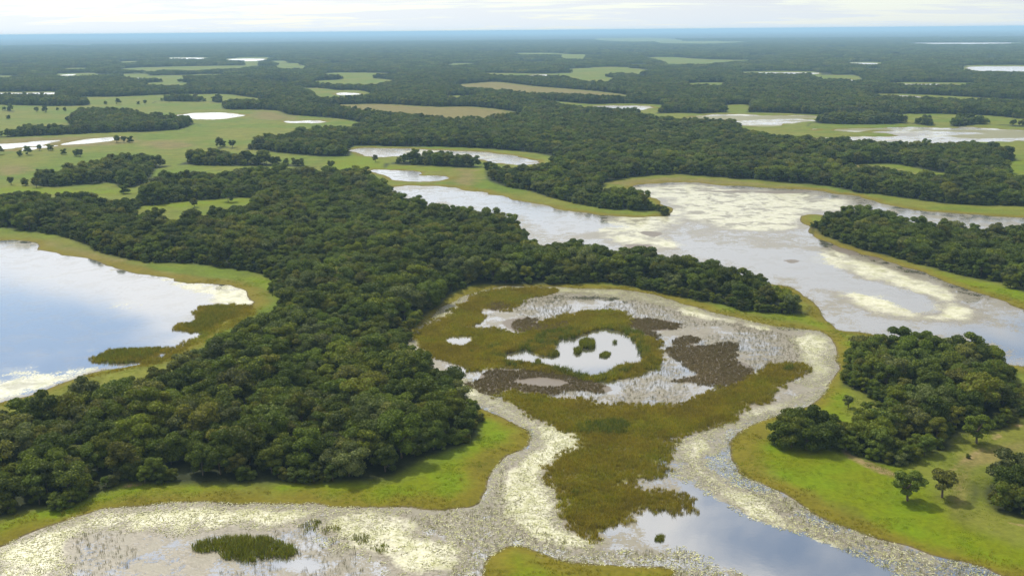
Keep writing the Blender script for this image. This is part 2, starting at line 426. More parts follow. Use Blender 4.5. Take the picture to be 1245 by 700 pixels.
openw = [
    [(609, 432), (623, 428), (640, 424), (650, 429), (657, 432), (671, 432), (674, 422), (681, 412), (698, 410), (712, 405), (729, 400), (749, 401), (770, 412),
     (777, 422), (784, 439), (777, 444), (753, 446), (739, 455), (719, 458), (701, 455), (671, 446), (643, 441), (616, 439)],
    [(543, 412), (560, 409), (573, 410), (571, 417), (559, 421), (547, 418)],
    [(783, 628), (800, 622), (822, 622), (832, 608), (830, 592), (846, 594), (876, 611), (900, 625), (945, 642), (979, 652), (1017, 666), (1058, 683), (1089, 700), (1180, 760), (960, 760),
     (914, 700), (876, 686), (852, 672), (825, 662), (800, 653), (783, 642)],
    [(-300, 296), (0, 300), (60, 306), (110, 322), (170, 338), (215, 350), (250, 356), (262, 365), (235, 378), (222, 395), (240, 405), (205, 420), (120, 424), (112, 440), (60, 455), (0, 466), (-300, 520)],
    c(5, (240, 8), (420, 12), (560, 25), (700, 60), (800, 80), (920, 110), (1050, 130), (960, 140), (800, 150), (700, 110), (600, 85), (480, 60), (300, 30)),
    c(6, (400, 210), (520, 240), (620, 320), (760, 350), (880, 390), (905, 425), (830, 435), (700, 390), (560, 355), (420, 315), (300, 280), (100, 235), (0, 200), (0, 180), (100, 195), (260, 215)),
    c(6, (1000, 500), (1100, 490), (1225, 520), (1500, 600), (1500, 650), (1225, 570), (1080, 530)),
    c(7, (980, 650), (1060, 640), (1150, 660), (1060, 672), (1000, 668)),
    [(733, 472), (748, 468), (752, 474), (742, 478)],
    [(625, 464), (645, 460), (670, 460), (690, 465), (675, 470), (645, 468)],
]
pond_open = [pond_b, pond_c, stream_a, stream_b] + far_w
pale = [  # bright floating carpet
    [(492, 417), (505, 424), (520, 440), (548, 456), (575, 462), (600, 482), (625, 498), (655, 514), (690, 525), (705, 535), (682, 555), (662, 570), (672, 592), (684, 610),
     (678, 630), (700, 648), (730, 660), (700, 672), (650, 660), (615, 640), (610, 610), (612, 585), (632, 560), (652, 545), (650, 528), (630, 512), (590, 492), (556, 478), (525, 460), (505, 440)],
    [(503, 405), (525, 388), (552, 368), (566, 360), (572, 363), (548, 382), (520, 397), (500, 411)],
    c(7, (0, 590), (80, 560), (180, 530), (300, 495), (440, 455), (600, 445), (800, 440), (1000, 440), (1150, 450), (1150, 500), (1000, 540), (800, 530), (640, 555), (500, 550), (380, 530), (300, 545),
      (230, 610), (240, 700), (0, 760)),
    c(8, (0, 465), (120, 470), (200, 490), (330, 560), (440, 600), (420, 660), (330, 700), (200, 700), (150, 640), (0, 600), (-100, 520)),
    c(6, (410, 520), (480, 505), (530, 540), (545, 600), (540, 670), (500, 700), (430, 700), (440, 640), (425, 590), (400, 560)),
    c(9, (500, 0), (430, 60), (300, 110), (150, 170), (60, 210), (0, 260), (10, 350), (80, 390), (180, 440), (260, 490), (400, 545), (560, 600), (560, 580), (420, 520), (280, 430), (180, 340), (110, 290),
      (110, 240), (200, 170), (320, 120), (470, 60)),
    c(9, (80, 615), (150, 640), (220, 670), (270, 700), (180, 690), (90, 640)),
    c(5, (560, 350), (700, 346), (860, 350), (980, 358), (1100, 380), (1225, 405), (1300, 440), (1225, 425), (1060, 395), (900, 378), (860, 372), (700, 358)),
    c(6, (0, 420), (120, 442), (260, 470), (330, 490), (320, 505), (180, 480), (0, 445)),
    c(6, (480, 240), (560, 218), (680, 250), (820, 300), (900, 330), (1000, 400), (1080, 430), (1000, 470), (850, 470), (700, 440), (600, 400), (540, 365), (640, 360), (760, 400), (880, 440), (920, 420),
      (880, 380), (760, 345), (640, 320), (540, 270)),
    c(6, (0, 20), (150, 10), (400, 30), (560, 30), (640, 60), (480, 90), (420, 140), (250, 150), (100, 120), (0, 100)),
    c(5, (1000, 100), (1225, 60), (1225, 110), (1150, 160), (1225, 200), (1100, 215), (980, 190), (900, 160)),
    [(0, 450), (60, 445), (120, 450), (60, 470), (0, 490), (-200, 520)], [(132, 373), (160, 366), (172, 371), (150, 379)], [(40, 340), (62, 337), (62, 347), (45, 350)],
    [(94, 423), (115, 420), (120, 426), (100, 429)], [(205, 342), (250, 346), (298, 356), (300, 366), (280, 371), (240, 368), (215, 356)],
    c(2, (250, 540), (380, 538), (500, 548), (560, 560), (450, 556)),
    c(2, (1060, 665), (1225, 660), (1225, 700), (1040, 700)), c(3, (0, 655), (200, 668), (350, 680), (480, 690), (500, 720), (0, 720)),
]
grey = [  # dull stems and old mats
    [(574, 399), (586, 386), (595, 378), (612, 378), (640, 366), (672, 360), (730, 359), (800, 372), (860, 387), (930, 400), (966, 412), (972, 430), (965, 443), (914, 450), (890, 466), (830, 490),
     (765, 493), (690, 482), (672, 476), (740, 470), (800, 445), (810, 428), (795, 412), (775, 400), (765, 384), (740, 377), (690, 381), (650, 392), (620, 402)],
    c(7, (260, 560), (400, 545), (640, 560), (900, 545), (1225, 560), (1225, 780), (0, 900), (240, 700)),
    c(8, (220, 480), (480, 470), (560, 440), (560, 340), (610, 300), (600, 420), (650, 500), (780, 560), (900, 600), (1225, 620), (1225, 690), (900, 655), (640, 600), (540, 660), (520, 720), (380, 720), (440, 600)),
    c(9, (180, 240), (190, 290), (250, 340), (350, 400), (450, 460), (560, 520), (680, 560), (800, 600), (920, 640), (1050, 665), (1140, 700), (1300, 800), (900, 740), (770, 690), (640, 630), (520, 580), (420, 520), (280, 430), (180, 340), (110, 280)),
    c(9, (0, 600), (80, 640), (170, 690), (260, 705), (300, 760), (-100, 740), (-150, 650)),
    c(6, (170, 180), (260, 165), (370, 170), (480, 190), (510, 205), (440, 240), (340, 235), (260, 210)),
    c(6, (380, 335), (480, 360), (560, 400), (640, 460), (680, 490), (590, 500), (520, 450), (440, 370)),
    c(6, (400, 115), (450, 110), (470, 150), (540, 195), (480, 190), (430, 150)),
    c(6, (0, 140), (80, 145), (120, 170), (60, 185), (0, 175)), c(6, (0, 60), (60, 80), (50, 105), (0, 100)),
    c(5, (800, 158), (900, 150), (1030, 130), (1030, 150), (960, 170), (940, 195), (830, 185)),
    c(5, (470, 70), (600, 90), (700, 120), (690, 160), (640, 120), (540, 85)),
    c(6, (1020, 450), (1100, 440), (1200, 460), (1200, 480), (1100, 495), (1040, 475)), c(6, (620, 330), (740, 340), (860, 375), (900, 390), (800, 375), (700, 350)),
    c(6, (880, 300), (960, 335), (1060, 370), (1150, 400), (1225, 430), (1225, 445), (1120, 410), (1000, 365), (900, 320)),
    c(6, (70, 220), (200, 215), (190, 232), (90, 235)),
    c(2, (60, 535), (200, 538), (220, 552), (140, 553), (90, 545)),
    c(2, (170, 665), (330, 662), (440, 672), (240, 690)),
    c(3, (700, 475), (850, 470), (850, 485)),
]
mud = [
    [(575, 463), (588, 452), (610, 448), (640, 450), (690, 458), (720, 463), (742, 472), (732, 477), (700, 475), (660, 480), (620, 475), (600, 479), (580, 471)],
    [(814, 428), (835, 423), (860, 419), (894, 418), (888, 434), (914, 446), (918, 455), (887, 468), (846, 464), (816, 464), (852, 455), (830, 442)],
    [(768, 388), (800, 387), (832, 394), (818, 402), (795, 403), (800, 412), (785, 407), (770, 402)],
    [(616, 390), (640, 387), (662, 394), (690, 392), (680, 402), (650, 402), (630, 405), (616, 398)],
    [(826, 413), (848, 411), (850, 415), (832, 419)], [(590, 374), (608, 368), (618, 374), (604, 378)],
    c(6, (0, 3), (200, 5), (340, 8), (480, 3), (420, 14), (200, 12)), c(6, (550, 200), (600, 198), (650, 225), (640, 240), (580, 225)),
    c(6, (660, 235), (720, 245), (690, 255)), c(6, (770, 270), (830, 280), (800, 292)), c(6, (375, 250), (430, 250), (400, 260)),
    c(5, (1080, 150), (1150, 155), (1120, 168)), c(5, (1020, 195), (1110, 200), (1060, 208)),
]
brown_gr = [  # dry, brownish sward
    clear[2], clear[3], c(3, (540, 590), (640, 585), (760, 600), (860, 625), (900, 640), (620, 610)), c(1, (500, 505), (600, 500), (710, 515), (620, 530), (520, 525)),
    c(1, (900, 395), (1000, 400), (1060, 425), (900, 425)), c(1, (0, 590), (110, 590), (120, 610), (0, 625)), c(1, (0, 495), (300, 488), (480, 492), (470, 510), (200, 528), (0, 540)),
    c(4, (130, 180), (350, 230), (560, 290), (760, 320), (860, 330), (800, 345), (560, 310), (250, 235)), c(2, (400, 600), (500, 605), (480, 660), (400, 650), (420, 620)),
    c(6, (450, 130), (540, 195), (760, 260), (900, 310), (880, 290), (700, 235), (540, 180), (475, 120)),
    c(2, (950, 650), (1225, 630), (1225, 655), (1030, 660)), c(3, (0, 632), (280, 650), (520, 672), (640, 695), (560, 695), (280, 662), (0, 648)),
    c(9, (1000, 300), (1225, 220), (1225, 270), (1060, 330), (1000, 500), (960, 480)),
]
lush = [  # brightest sward
    c(8, (420, 70), (520, 110), (680, 210), (600, 270), (540, 330), (500, 440), (320, 465), (0, 430), (0, 380), (200, 365), (500, 200)),
    c(9, (580, 0), (500, 70), (380, 130), (220, 220), (230, 280), (400, 400), (700, 530), (1000, 630), (1225, 690), (1225, 620), (1000, 520), (900, 420), (720, 300), (560, 280), (600, 120)),
    c(6, (440, 420), (560, 500), (620, 560), (600, 700), (550, 700), (560, 560), (500, 500), (400, 470), (200, 430), (300, 440)),
    c(7, (0, 540), (200, 470), (440, 400), (640, 380), (900, 385), (1225, 380), (1225, 420), (900, 400), (500, 420), (200, 490), (0, 570)),
    c(2, (0, 560), (120, 555), (180, 590), (330, 598), (520, 600), (530, 640), (640, 680), (560, 670), (460, 650), (440, 610), (250, 600), (0, 600)),
    c(4, (0, 0), (400, 5), (420, 20), (0, 18)), c(4, (490, 62), (620, 50), (860, 36), (900, 48), (800, 60), (620, 70)), c(4, (800, 310), (960, 325), (990, 380), (930, 390), (900, 340)),
    c(6, (900, 295), (1000, 320), (1225, 380), (1225, 425), (1050, 365)), c(3, (760, 585), (850, 600), (960, 628), (900, 625)), c(3, (1150, 575), (1225, 570), (1225, 655)),
    c(8, (540, 660), (640, 610), (800, 665), (1225, 695), (1225, 760), (520, 760)),
]
dirt = [c(7, (425, 388), (450, 372), (480, 368), (560, 380), (500, 390), (430, 402)), c(9, (580, 195), (600, 200), (600, 260), (680, 300), (780, 345), (770, 362), (660, 322), (580, 275)),
        c(9, (940, 340), (1010, 290), (1080, 245), (1092, 252), (1022, 307), (950, 352)), c(9, (1140, 498), (1225, 518), (1300, 540), (1300, 558), (1225, 538), (1150, 516)),
        c(9, (1108, 205), (1150, 193), (1152, 220), (1112, 224)), c(9, (940, 450), (955, 448), (1000, 500), (1015, 525), (1000, 522)), c(9, (1180, 165), (1225, 160), (1225, 180), (1185, 182))]
R_ = {k: [poly(p) for p in v] for k, v in dict(reed=reed, openw=openw + pond_open, pale=pale, grey=grey, mud=mud, brown=brown_gr, lush=lush, dirt=dirt).items()}


def forest_sdf(X, Y):
    d = np.minimum(sdf(P_N, X, Y, 60), sdf(P_M, X, Y, 60))
    for P in P_hole:
        d = np.maximum(d, -np.minimum(sdf(P, X, Y, 60), 1e9))
    return np.minimum(d, sdf_union(P_isl, X, Y, 60))


# ------------------------------------------------------------------ materials
def new_mat(name):
    m = bpy.data.materials.new(name)
    m.use_nodes = True
    return m, NT(m.node_tree)


def foliage_mat(name, cols, rough=0.65, transl=0.25, bigscale=0.02, isle=0.12, tone=0.0, zone=0.0):
    m, t = new_mat(name)
    oi = t.n('ShaderNodeObjectInfo')
    ramp = t.n('ShaderNodeValToRGB')
    el = ramp.color_ramp.elements
    while len(el) > 1:
        el.remove(el[-1])
    for i, cl in enumerate(cols):
        e = el[0] if i == 0 else el.new(i / (len(cols) - 1))
        e.position = i / (len(cols) - 1)
        e.color = (*cl, 1)
    geo = t.n('ShaderNodeNewGeometry')
    zn = t.math('MULTIPLY_ADD', t.noise(geo.outputs['Position'], 0.045, 4, 0.6), 2.4, -0.75)
    base = t.math('ADD', t.math('MULTIPLY', oi.outputs['Random'], 1.0 - zone), t.math('MULTIPLY', zn, zone))
    t.link(t.math('PINGPONG', t.math('ADD', base, t.math('MULTIPLY', geo.outputs['Random Per Island'], isle)), 1.0), ramp.inputs[0])
    ri = t.math('MULTIPLY_ADD', geo.outputs['Random Per Island'], 0.7, 0.65)
    big = t.noise(geo.outputs['Position'], bigscale, 3)
    hsh = t.math('FRACT', t.math('MULTIPLY', oi.outputs['Random'], 57.31))
    v = t.math('MULTIPLY', ri, t.math('MULTIPLY_ADD', big, 0.9, 0.55))
    v = t.math('MULTIPLY', v, t.math('MULTIPLY_ADD', hsh, tone, 1.0 - 0.5 * tone))
    colr = t.n('ShaderNodeVectorMath', operation='SCALE', ins={0: ramp.outputs[0], 'Scale': v})
    b = t.n('ShaderNodeBsdfPrincipled', ins={'Base Color': colr.outputs[0], 'Roughness': rough})
    b.inputs['Specular IOR Level'].default_value = 0.12
    tr = t.n('ShaderNodeBsdfTranslucent', ins={0: t.mix(1.0, colr.outputs[0], (1.2, 1.25, 0.5), 'MULTIPLY')})
    mx = t.n('ShaderNodeMixShader', ins={0: transl, 1: b.outputs[0], 2: tr.outputs[0]})
    t.n('ShaderNodeOutputMaterial', ins={0: mx.outputs[0]})
    return m


MAT_LEAF = foliage_mat('tree_foliage', [(0.058, 0.086, 0.010), (0.086, 0.122, 0.010), (0.066, 0.096, 0.018), (0.130, 0.150, 0.010), (0.080, 0.114, 0.012), (0.108, 0.126, 0.045), (0.145, 0.145, 0.016), (0.070, 0.106, 0.010), (0.098, 0.128, 0.012)], 0.65, 0.28, 0.02, 0.12, 0.7)
MAT_REED = foliage_mat('reed_foliage', [(0.13, 0.18, 0.010), (0.17, 0.20, 0.012), (0.20, 0.20, 0.014), (0.225, 0.19, 0.02), (0.21, 0.16, 0.024)], 0.8, 0.4, 0.11, 0.5, 0.3, 0.75)
MAT_REEDG = foliage_mat('green_reed_foliage', [(0.13, 0.155, 0.012), (0.17, 0.17, 0.016), (0.10, 0.14, 0.014), (0.19, 0.16, 0.02)], 0.8, 0.35, 0.2, 0.9)
MAT_SEDGE = foliage_mat('sedge_foliage', [(0.15, 0.115, 0.07), (0.19, 0.15, 0.09), (0.13, 0.10, 0.06)], 0.85, 0.25)
MAT_STEM = foliage_mat('stem_foliage', [(0.10, 0.09, 0.03), (0.14, 0.12, 0.05), (0.08, 0.09, 0.02)], 0.8, 0.2)
MAT_PAD = foliage_mat('floating_leaf', [(0.38, 0.38, 0.18), (0.47, 0.47, 0.30), (0.24, 0.23, 0.13), (0.34, 0.36, 0.13), (0.46, 0.45, 0.32), (0.10, 0.09, 0.045)], 0.3, 0.1, 0.10, 0.6)

MAT_BARK, t = new_mat('bark')
nz = t.noise(t.n('ShaderNodeTexCoord').outputs['Object'], 3.0, 4)
t.n('ShaderNodeOutputMaterial', ins={0: t.n('ShaderNodeBsdfPrincipled', ins={'Base Color': t.mix(nz, (0.05, 0.035, 0.022), (0.17, 0.13, 0.09)), 'Roughness': 0.9}).outputs[0]})

# ground
MAT_GROUND, t = new_mat('ground')
pos = t.n('ShaderNodeNewGeometry').outputs['Position']
sdw = t.attr('sdw'); fo = t.attr('forest'); br = t.attr('brown'); lu = t.attr('lush')
nb = t.noise(pos, 0.013, 4, 0.6)
nm = t.noise(pos, 0.09, 4, 0.6)
nf = t.noise(pos, 0.9, 3, 0.65)
olive = t.mix(t.ss(nb, 0.35, 0.65), (0.075, 0.112, 0.007), (0.112, 0.120, 0.016))
green = t.mix(t.ss(nm, 0.3, 0.7), (0.114, 0.138, 0.0), (0.080, 0.122, 0.0))
gr = t.mix(t.ss(t.math('ADD', t.math('ADD', lu, t.math('MULTIPLY_ADD', nb, 1.6, -0.85)), t.math('MULTIPLY_ADD', nm, 0.7, -0.35)), 0.2, 0.8), olive, green)
gr = t.mix(t.ss(t.math('ADD', br, t.math('MULTIPLY_ADD', nm, 0.8, -0.4)), 0.3, 0.8), gr, t.mix(nf, (0.105, 0.094, 0.026), (0.14, 0.118, 0.038)))
edge = t.math('ADD', t.math('ADD', sdw, t.math('MULTIPLY_ADD', nm, 11.0, -5.5)), t.math('MULTIPLY_ADD', nb, 22.0, -11.0))
gr = t.mix(t.math('MULTIPLY', t.ss(edge, 9.0, 1.5), 0.85), gr, t.mix(nm, (0.125, 0.115, 0.004), (0.105, 0.074, 0.010)))
gr = t.mix(t.ss(t.math('ADD', sdw, t.math('MULTIPLY_ADD', nf, 1.2, -0.6)), 0.9, 0.0), gr, (0.085, 0.068, 0.03))
# dry tracks and bare scuffs
dry = t.ss(t.noise(pos, 0.045, 5, 0.7), 0.66, 0.74)
gr = t.mix(t.math('MULTIPLY', dry, 0.45), gr, (0.16, 0.125, 0.06))
gr = t.mix(t.ss(t.math('ADD', t.attr('dirt'), t.math('MULTIPLY_ADD', nf, 0.9, -0.45)), 0.45, 1.1), gr, t.mix(nf, (0.15, 0.115, 0.045), (0.21, 0.16, 0.08)))
gr = t.mix(fo, gr, (0.024, 0.030, 0.011))  # forest ground darkened: self-shade of the canopy is put into its colour
var = t.math('MULTIPLY_ADD', t.math('ADD', nf, nm), 0.95, 0.05)
gv = t.n('ShaderNodeVectorMath', operation='SCALE', ins={0: gr, 'Scale': var})
bmp = t.n('ShaderNodeBump', ins={'Height': nf, 'Strength': 0.5, 'Distance': 0.3})
b = t.n('ShaderNodeBsdfPrincipled', ins={'Base Color': gv.outputs[0], 'Roughness': 0.9, 'Normal': bmp.outputs[0]})
b.inputs['Specular IOR Level'].default_value = 0.1
t.n('ShaderNodeOutputMaterial', ins={0: b.outputs[0]})

# water with floating cover
MAT_WATER, t = new_mat('marsh_water')
pos = t.n('ShaderNodeNewGeometry').outputs['Position']
op = t.attr('openw'); pa = t.attr('pale'); gy = t.attr('grey'); mu = t.attr('mud'); re = t.attr('reed')
n_s = t.noise(pos, 1.5, 3, 0.7)
n_m = t.noise(pos, 0.22, 4, 0.65)
n_b = t.noise(pos, 0.035, 4, 0.6)
vor = t.n('ShaderNodeTexVoronoi', ins={'Vector': pos, 'Scale': 1.7})
cellv = t.n('ShaderNodeSeparateColor', ins={0: vor.outputs['Color']})
mixn = t.math('ADD', t.math('MULTIPLY', n_s, 0.30), t.math('ADD', t.math('MULTIPLY', n_m, 0.34), t.math('MULTIPLY', n_b, 0.36)))
mixn = t.math('MULTIPLY_ADD', mixn, 1.8, -0.4)
farm = t.attr('mot')
# share of the surface covered by floating plants
dens = t.math('ADD', t.math('MULTIPLY', pa, 0.26), t.math('MULTIPLY', gy, 0.20))
dens = t.math('ADD', dens, t.math('MULTIPLY', op, -0.22))
cov = t.ss(t.math('ADD', mixn, t.math('ADD', dens, -0.12)), 0.50, 0.60)
palec = t.mix(cellv.outputs[0], (0.40, 0.40, 0.25), (0.54, 0.53, 0.41))
palec = t.mix(t.ss(n_m, 0.45, 0.7), palec, (0.29, 0.29, 0.14))
greyc = t.mix(cellv.outputs[1], (0.215, 0.19, 0.14), (0.10, 0.085, 0.05))
greyc = t.mix(t.ss(n_m, 0.40, 0.65), greyc, (0.17, 0.155, 0.11))
fl = t.ss(t.noise(pos, 0.085, 7, 0.76, 0.4), 0.505, 0.57)
flm = t.math('MULTIPLY', fl, t.math('MULTIPLY', t.math('MULTIPLY_ADD', op, -0.75, 1.0), farm))
psel = t.ss(t.math('ADD', t.math('SUBTRACT', pa, gy), t.math('MULTIPLY_ADD', mixn, 1.6, -0.8)), -0.25, 0.25)
vegc = t.mix(psel, greyc, palec)
vegc = t.mix(flm, vegc, (0.15, 0.135, 0.085))
cov = t.math('MAXIMUM', t.math('MULTIPLY', cov, t.math('MULTIPLY_ADD', farm, -0.25, 1.0)), t.math('MULTIPLY', flm, 0.9))
mudc = t.mix(n_s, (0.085, 0.066, 0.045), (0.13, 0.105, 0.07))
mumask = t.ss(t.math('ADD', mu, t.math('MULTIPLY_ADD', mixn, 1.1, -0.55)), 0.42, 0.58)
vegc = t.mix(mumask, vegc, mudc)
remask = t.ss(t.math('ADD', re, t.math('MULTIPLY_ADD', mixn, 0.6, -0.3)), 0.40, 0.60)
vegc = t.mix(remask, vegc, t.mix(n_m, (0.11, 0.115, 0.014), (0.14, 0.115, 0.02)))
covT = t.math('MAXIMUM', cov, t.math('MAXIMUM', mumask, remask))
bm = t.n('ShaderNodeBump', ins={'Height': n_s, 'Strength': 0.3, 'Distance': 0.2})
veg = t.n('ShaderNodeBsdfPrincipled', ins={'Base Color': vegc, 'Roughness': 0.38, 'Normal': bm.outputs[0]})
veg.inputs['Specular IOR Level'].default_value = 0.6
rip = t.n('ShaderNodeBump', ins={'Height': t.noise(pos, 0.8, 3, 0.6), 'Strength': 0.05, 'Distance': 0.05})
fr = t.n('ShaderNodeFresnel', ins={'IOR': 2.3})
frf = t.math('MULTIPLY_ADD', fr.outputs[0], 1.05, 0.24, clamp=True)
gl = t.n('ShaderNodeBsdfGlossy', ins={'Color': (0.97, 0.98, 1.0, 1), 'Roughness': t.math('MULTIPLY_ADD', t.attr('far'), 0.22, 0.025), 'Normal': rip.outputs[0]})
df = t.n('ShaderNodeBsdfDiffuse', ins={'Color': (0.075, 0.075, 0.060, 1)})
wat = t.n('ShaderNodeMixShader', ins={0: frf, 1: df.outputs[0], 2: gl.outputs[0]})
mx = t.n('ShaderNodeMixShader', ins={0: covT, 1: wat.outputs[0], 2: veg.outputs[0]})
t.n('ShaderNodeOutputMaterial', ins={0: mx.outputs[0]})


# ------------------------------------------------------------------ ground and water sheets
def link(o, parent=None):
    COL.objects.link(o)
    if parent is not None:
        o.parent = parent
    return o


def tag(o, label=None, cat=None, group=None, kind=None):
    if label: o['label'] = label
    if cat: o['category'] = cat
    if group: o['group'] = group
    if kind: o['kind'] = kind
    return o


az_d = np.radians(np.concatenate([np.linspace(-33, 33, 600)]))
az_o = np.radians(np.concatenate([np.linspace(-180, -34, 50), np.linspace(34, 180, 50)[:-1]]))
AZ = np.sort(np.concatenate([az_d, az_o]))
RAD = np.concatenate([np.array([2., 20, 50, 80, 100, 110]), np.geomspace(116, 6500, 430), np.geomspace(6900, 62000, 40)])
na, nr = len(AZ), len(RAD)
GX = (RAD[:, None] * np.sin(AZ)[None, :]).ravel()
GY = (RAD[:, None] * np.cos(AZ)[None, :]).ravel()
GR = np.repeat(RAD, na)
shore_n = fbm(GX, GY, 14.0, 4, 3) * np.clip(GR / 110.0, 3.0, 9.0) * 0.9
wd_each = [sdf(P, GX, GY, 60 + 0.0) for _, P in WATER]
SDW = np.minimum.reduce(wd_each)
SDW = np.where(SDW < 1e8, SDW + np.clip(shore_n, -8, 8), 60.0)
FOR = forest_sdf(GX, GY)
inW = np.clip(-sdf(P_hole[1], GX, GY, 10) / 15.0, 0, 1)
SDW = np.where(SDW < 59, SDW + inW * (fbm(GX * 0.35, GY, 50.0, 4, 14) * 75 + 6), SDW)
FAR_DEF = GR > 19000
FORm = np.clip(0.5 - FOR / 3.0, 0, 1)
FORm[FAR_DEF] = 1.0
# land wins over water under the trees
SDW = np.where(FOR < -2, np.maximum(SDW, np.minimum(-FOR * 0.5, 10)), SDW)
GZ = np.clip(SDW * 0.10, -0.5, 0.45) + fbm(GX, GY, 60.0, 2, 9) * 0.25 * np.clip(SDW / 20, 0, 1)


def soft(polys, wdt, amp=1.0, margin=40, shrink=0.0):
    d = sdf_union(polys, GX, GY, margin) + shrink
    wv = wdt * np.clip(GR / 300.0, 0.7, 6.0)
    d = d + shore_n * amp
    return np.clip(0.5 - d / (2 * wv), 0, 1)


ATT = dict(sdw=np.clip(SDW, -5, 60), forest=FORm, brown=soft(R_['brown'], 8), lush=soft(R_['lush'], 7), dirt=soft(R_['dirt'], 1.6, 0.4), openw=soft(R_['openw'], 2.5, 0.5),
           pale=soft(R_['pale'], 4.5, 2.2), grey=soft(R_['grey'], 5, 2.2), mud=soft(R_['mud'], 1.5), reed=soft(R_['reed'], 1.2, 0.6, 40, 1.4))
ATT['reed'] = ATT['reed'] * (1 - soft(R_['openw'][:2], 0.8, 0.4))
in_marsh = (wd_each[2] < 3).astype(float)
ATT['grey'] = np.maximum(ATT['grey'], 0.85 * in_marsh * (1 - ATT['openw']))
ATT['pale'] = np.maximum(ATT['pale'], 0.55 * np.clip((GR - 700) / 500, 0, 1))
ATT['far'] = np.clip((GR - 330) / 500, 0, 1)
ATT['openw'] = ATT['openw'] * (1 - 0.5 * np.clip((GR - 800) / 300, 0, 1))
ATT['grey'] = np.maximum(ATT['grey'], 0.70 * (wd_each[1] < 3) * (1 - 0.4 * ATT['openw']))
ATT['mot'] = np.maximum(np.clip(ATT['far'] * 2.5, 0, 1), 0.5 * (wd_each[0] < 3))
ATT['grey'] = np.maximum(ATT['grey'], 0.30 * (wd_each[0] < 3))
ATT['reed'] = np.maximum(ATT['reed'], inW * np.clip(0.50 + fbm(GX * 0.3, GY, 36.0, 4, 44) * 1.5, 0, 1))
fringe = np.clip(1 + SDW / np.clip(GR * 0.011, 3, 14), 0, 1)
ATT['grey'] = np.maximum(ATT['grey'], fringe * np.clip(0.75 + fbm(GX, GY, 40.0, 3, 8), 0, 1))

ii = np.arange(nr - 1)[:, None] * na
jj = np.arange(na)[None, :]
j2 = (np.arange(na) + 1) % na
Q = np.stack([ii + jj, ii + j2[None, :], ii + na + j2[None, :], ii + na + jj], -1).reshape(-1, 4)


def grid_mesh(name, quads, X, Y, Z, attrs, mat, smooth=True):
    used, inv = np.unique(quads.ravel(), return_inverse=True)
    me = bpy.data.meshes.new(name)
    nv = len(used); nq = len(quads)
    me.vertices.add(nv); me.loops.add(nq * 4); me.polygons.add(nq)
    co = np.stack([X[used], Y[used], Z[used]], -1).astype(np.float32)
    me.vertices.foreach_set('co', co.ravel())
    me.loops.foreach_set('vertex_index', inv.astype(np.int32))
    me.polygons.foreach_set('loop_start', np.arange(0, nq * 4, 4, dtype=np.int32))
    me.polygons.foreach_set('loop_total', np.full(nq, 4, np.int32))
    if smooth:
        me.polygons.foreach_set('use_smooth', np.ones(nq, bool))
    for k, v in attrs.items():
        a = me.attributes.new(k, 'FLOAT', 'POINT')
        a.data.foreach_set('value', v[used].astype(np.float32))
    me.update(calc_edges=True)
    me.validate()
    me.materials.append(mat)
    o = bpy.data.objects.new(name, me)
    link(o)
    return o


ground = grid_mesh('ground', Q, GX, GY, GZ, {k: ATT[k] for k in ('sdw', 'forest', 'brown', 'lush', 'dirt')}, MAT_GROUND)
tag(ground, kind='structure')
wbest = np.argmin(np.stack(wd_each), 0)
taken = np.zeros(len(Q), bool)
for i, (nm_, P) in enumerate(WATER):
    near = (SDW < np.clip(GR * 0.004, 1.0, 12)) & (wbest == i) & (wd_each[i] < 60)
    fsel = near[Q].any(1) & ~taken
    taken |= fsel
    if fsel.sum() == 0:
        continue
    o = grid_mesh(nm_, Q[fsel], GX, GY, np.zeros_like(GX), {k: ATT[k] for k in ('openw', 'pale', 'grey', 'mud', 'reed', 'far', 'mot')}, MAT_WATER)
    tag(o, kind='structure')


# ------------------------------------------------------------------ plant meshes
def mesh_from(name, V, Fs, mats, midx=None, smooth=False):
    me = bpy.data.meshes.new(name)
    me.from_pydata([tuple(v) for v in V], [], [tuple(f) for f in Fs])
    for m in mats:
        me.materials.append(m)
    if midx is not None:
        me.polygons.foreach_set('material_index', np.array(midx, np.int32))
    if smooth:
        me.polygons.foreach_set('use_smooth', np.ones(len(me.polygons), bool))
    me.update()
    return me


def ico():
    p = (1 + 5 ** 0.5) / 2
    v = np.array([(-1, p, 0), (1, p, 0), (-1, -p, 0), (1, -p, 0), (0, -1, p), (0, 1, p), (0, -1, -p), (0, 1, -p), (p, 0, -1), (p, 0, 1), (-p, 0, -1), (-p, 0, 1)], float)
    v /= np.linalg.norm(v[0])
    f = [(0, 11, 5), (0, 5, 1), (0, 1, 7), (0, 7, 10), (0, 10, 11), (1, 5, 9), (5, 11, 4), (11, 10, 2), (10, 7, 6), (7, 1, 8), (3, 9, 4), (3, 4, 2), (3, 2, 6), (3, 6, 8), (3, 8, 9),
         (4, 9, 5), (2, 4, 11), (6, 2, 10), (8, 6, 7), (9, 8, 1)]
    return v, f


ICO_V, ICO_F = ico()


def leaf_faces(rng, pts, nrm, size, jit=0.7):
    V = []; Fs = []
    for p, n in zip(pts, nrm):
        d = n + rng.normal(0, jit, 3)
        d /= np.linalg.norm(d) + 1e-9
        a = np.cross(d, rng.normal(0, 1, 3)); a /= np.linalg.norm(a) + 1e-9
        b = np.cross(d, a)
        s = size * rng.uniform(0.6, 1.35)
        k = len(V)
        V += [p - a * s, p - b * s * 0.55, p + a * s, p + b * s * 0.55]
        Fs.append((k, k + 1, k + 2, k + 3))
    return V, Fs


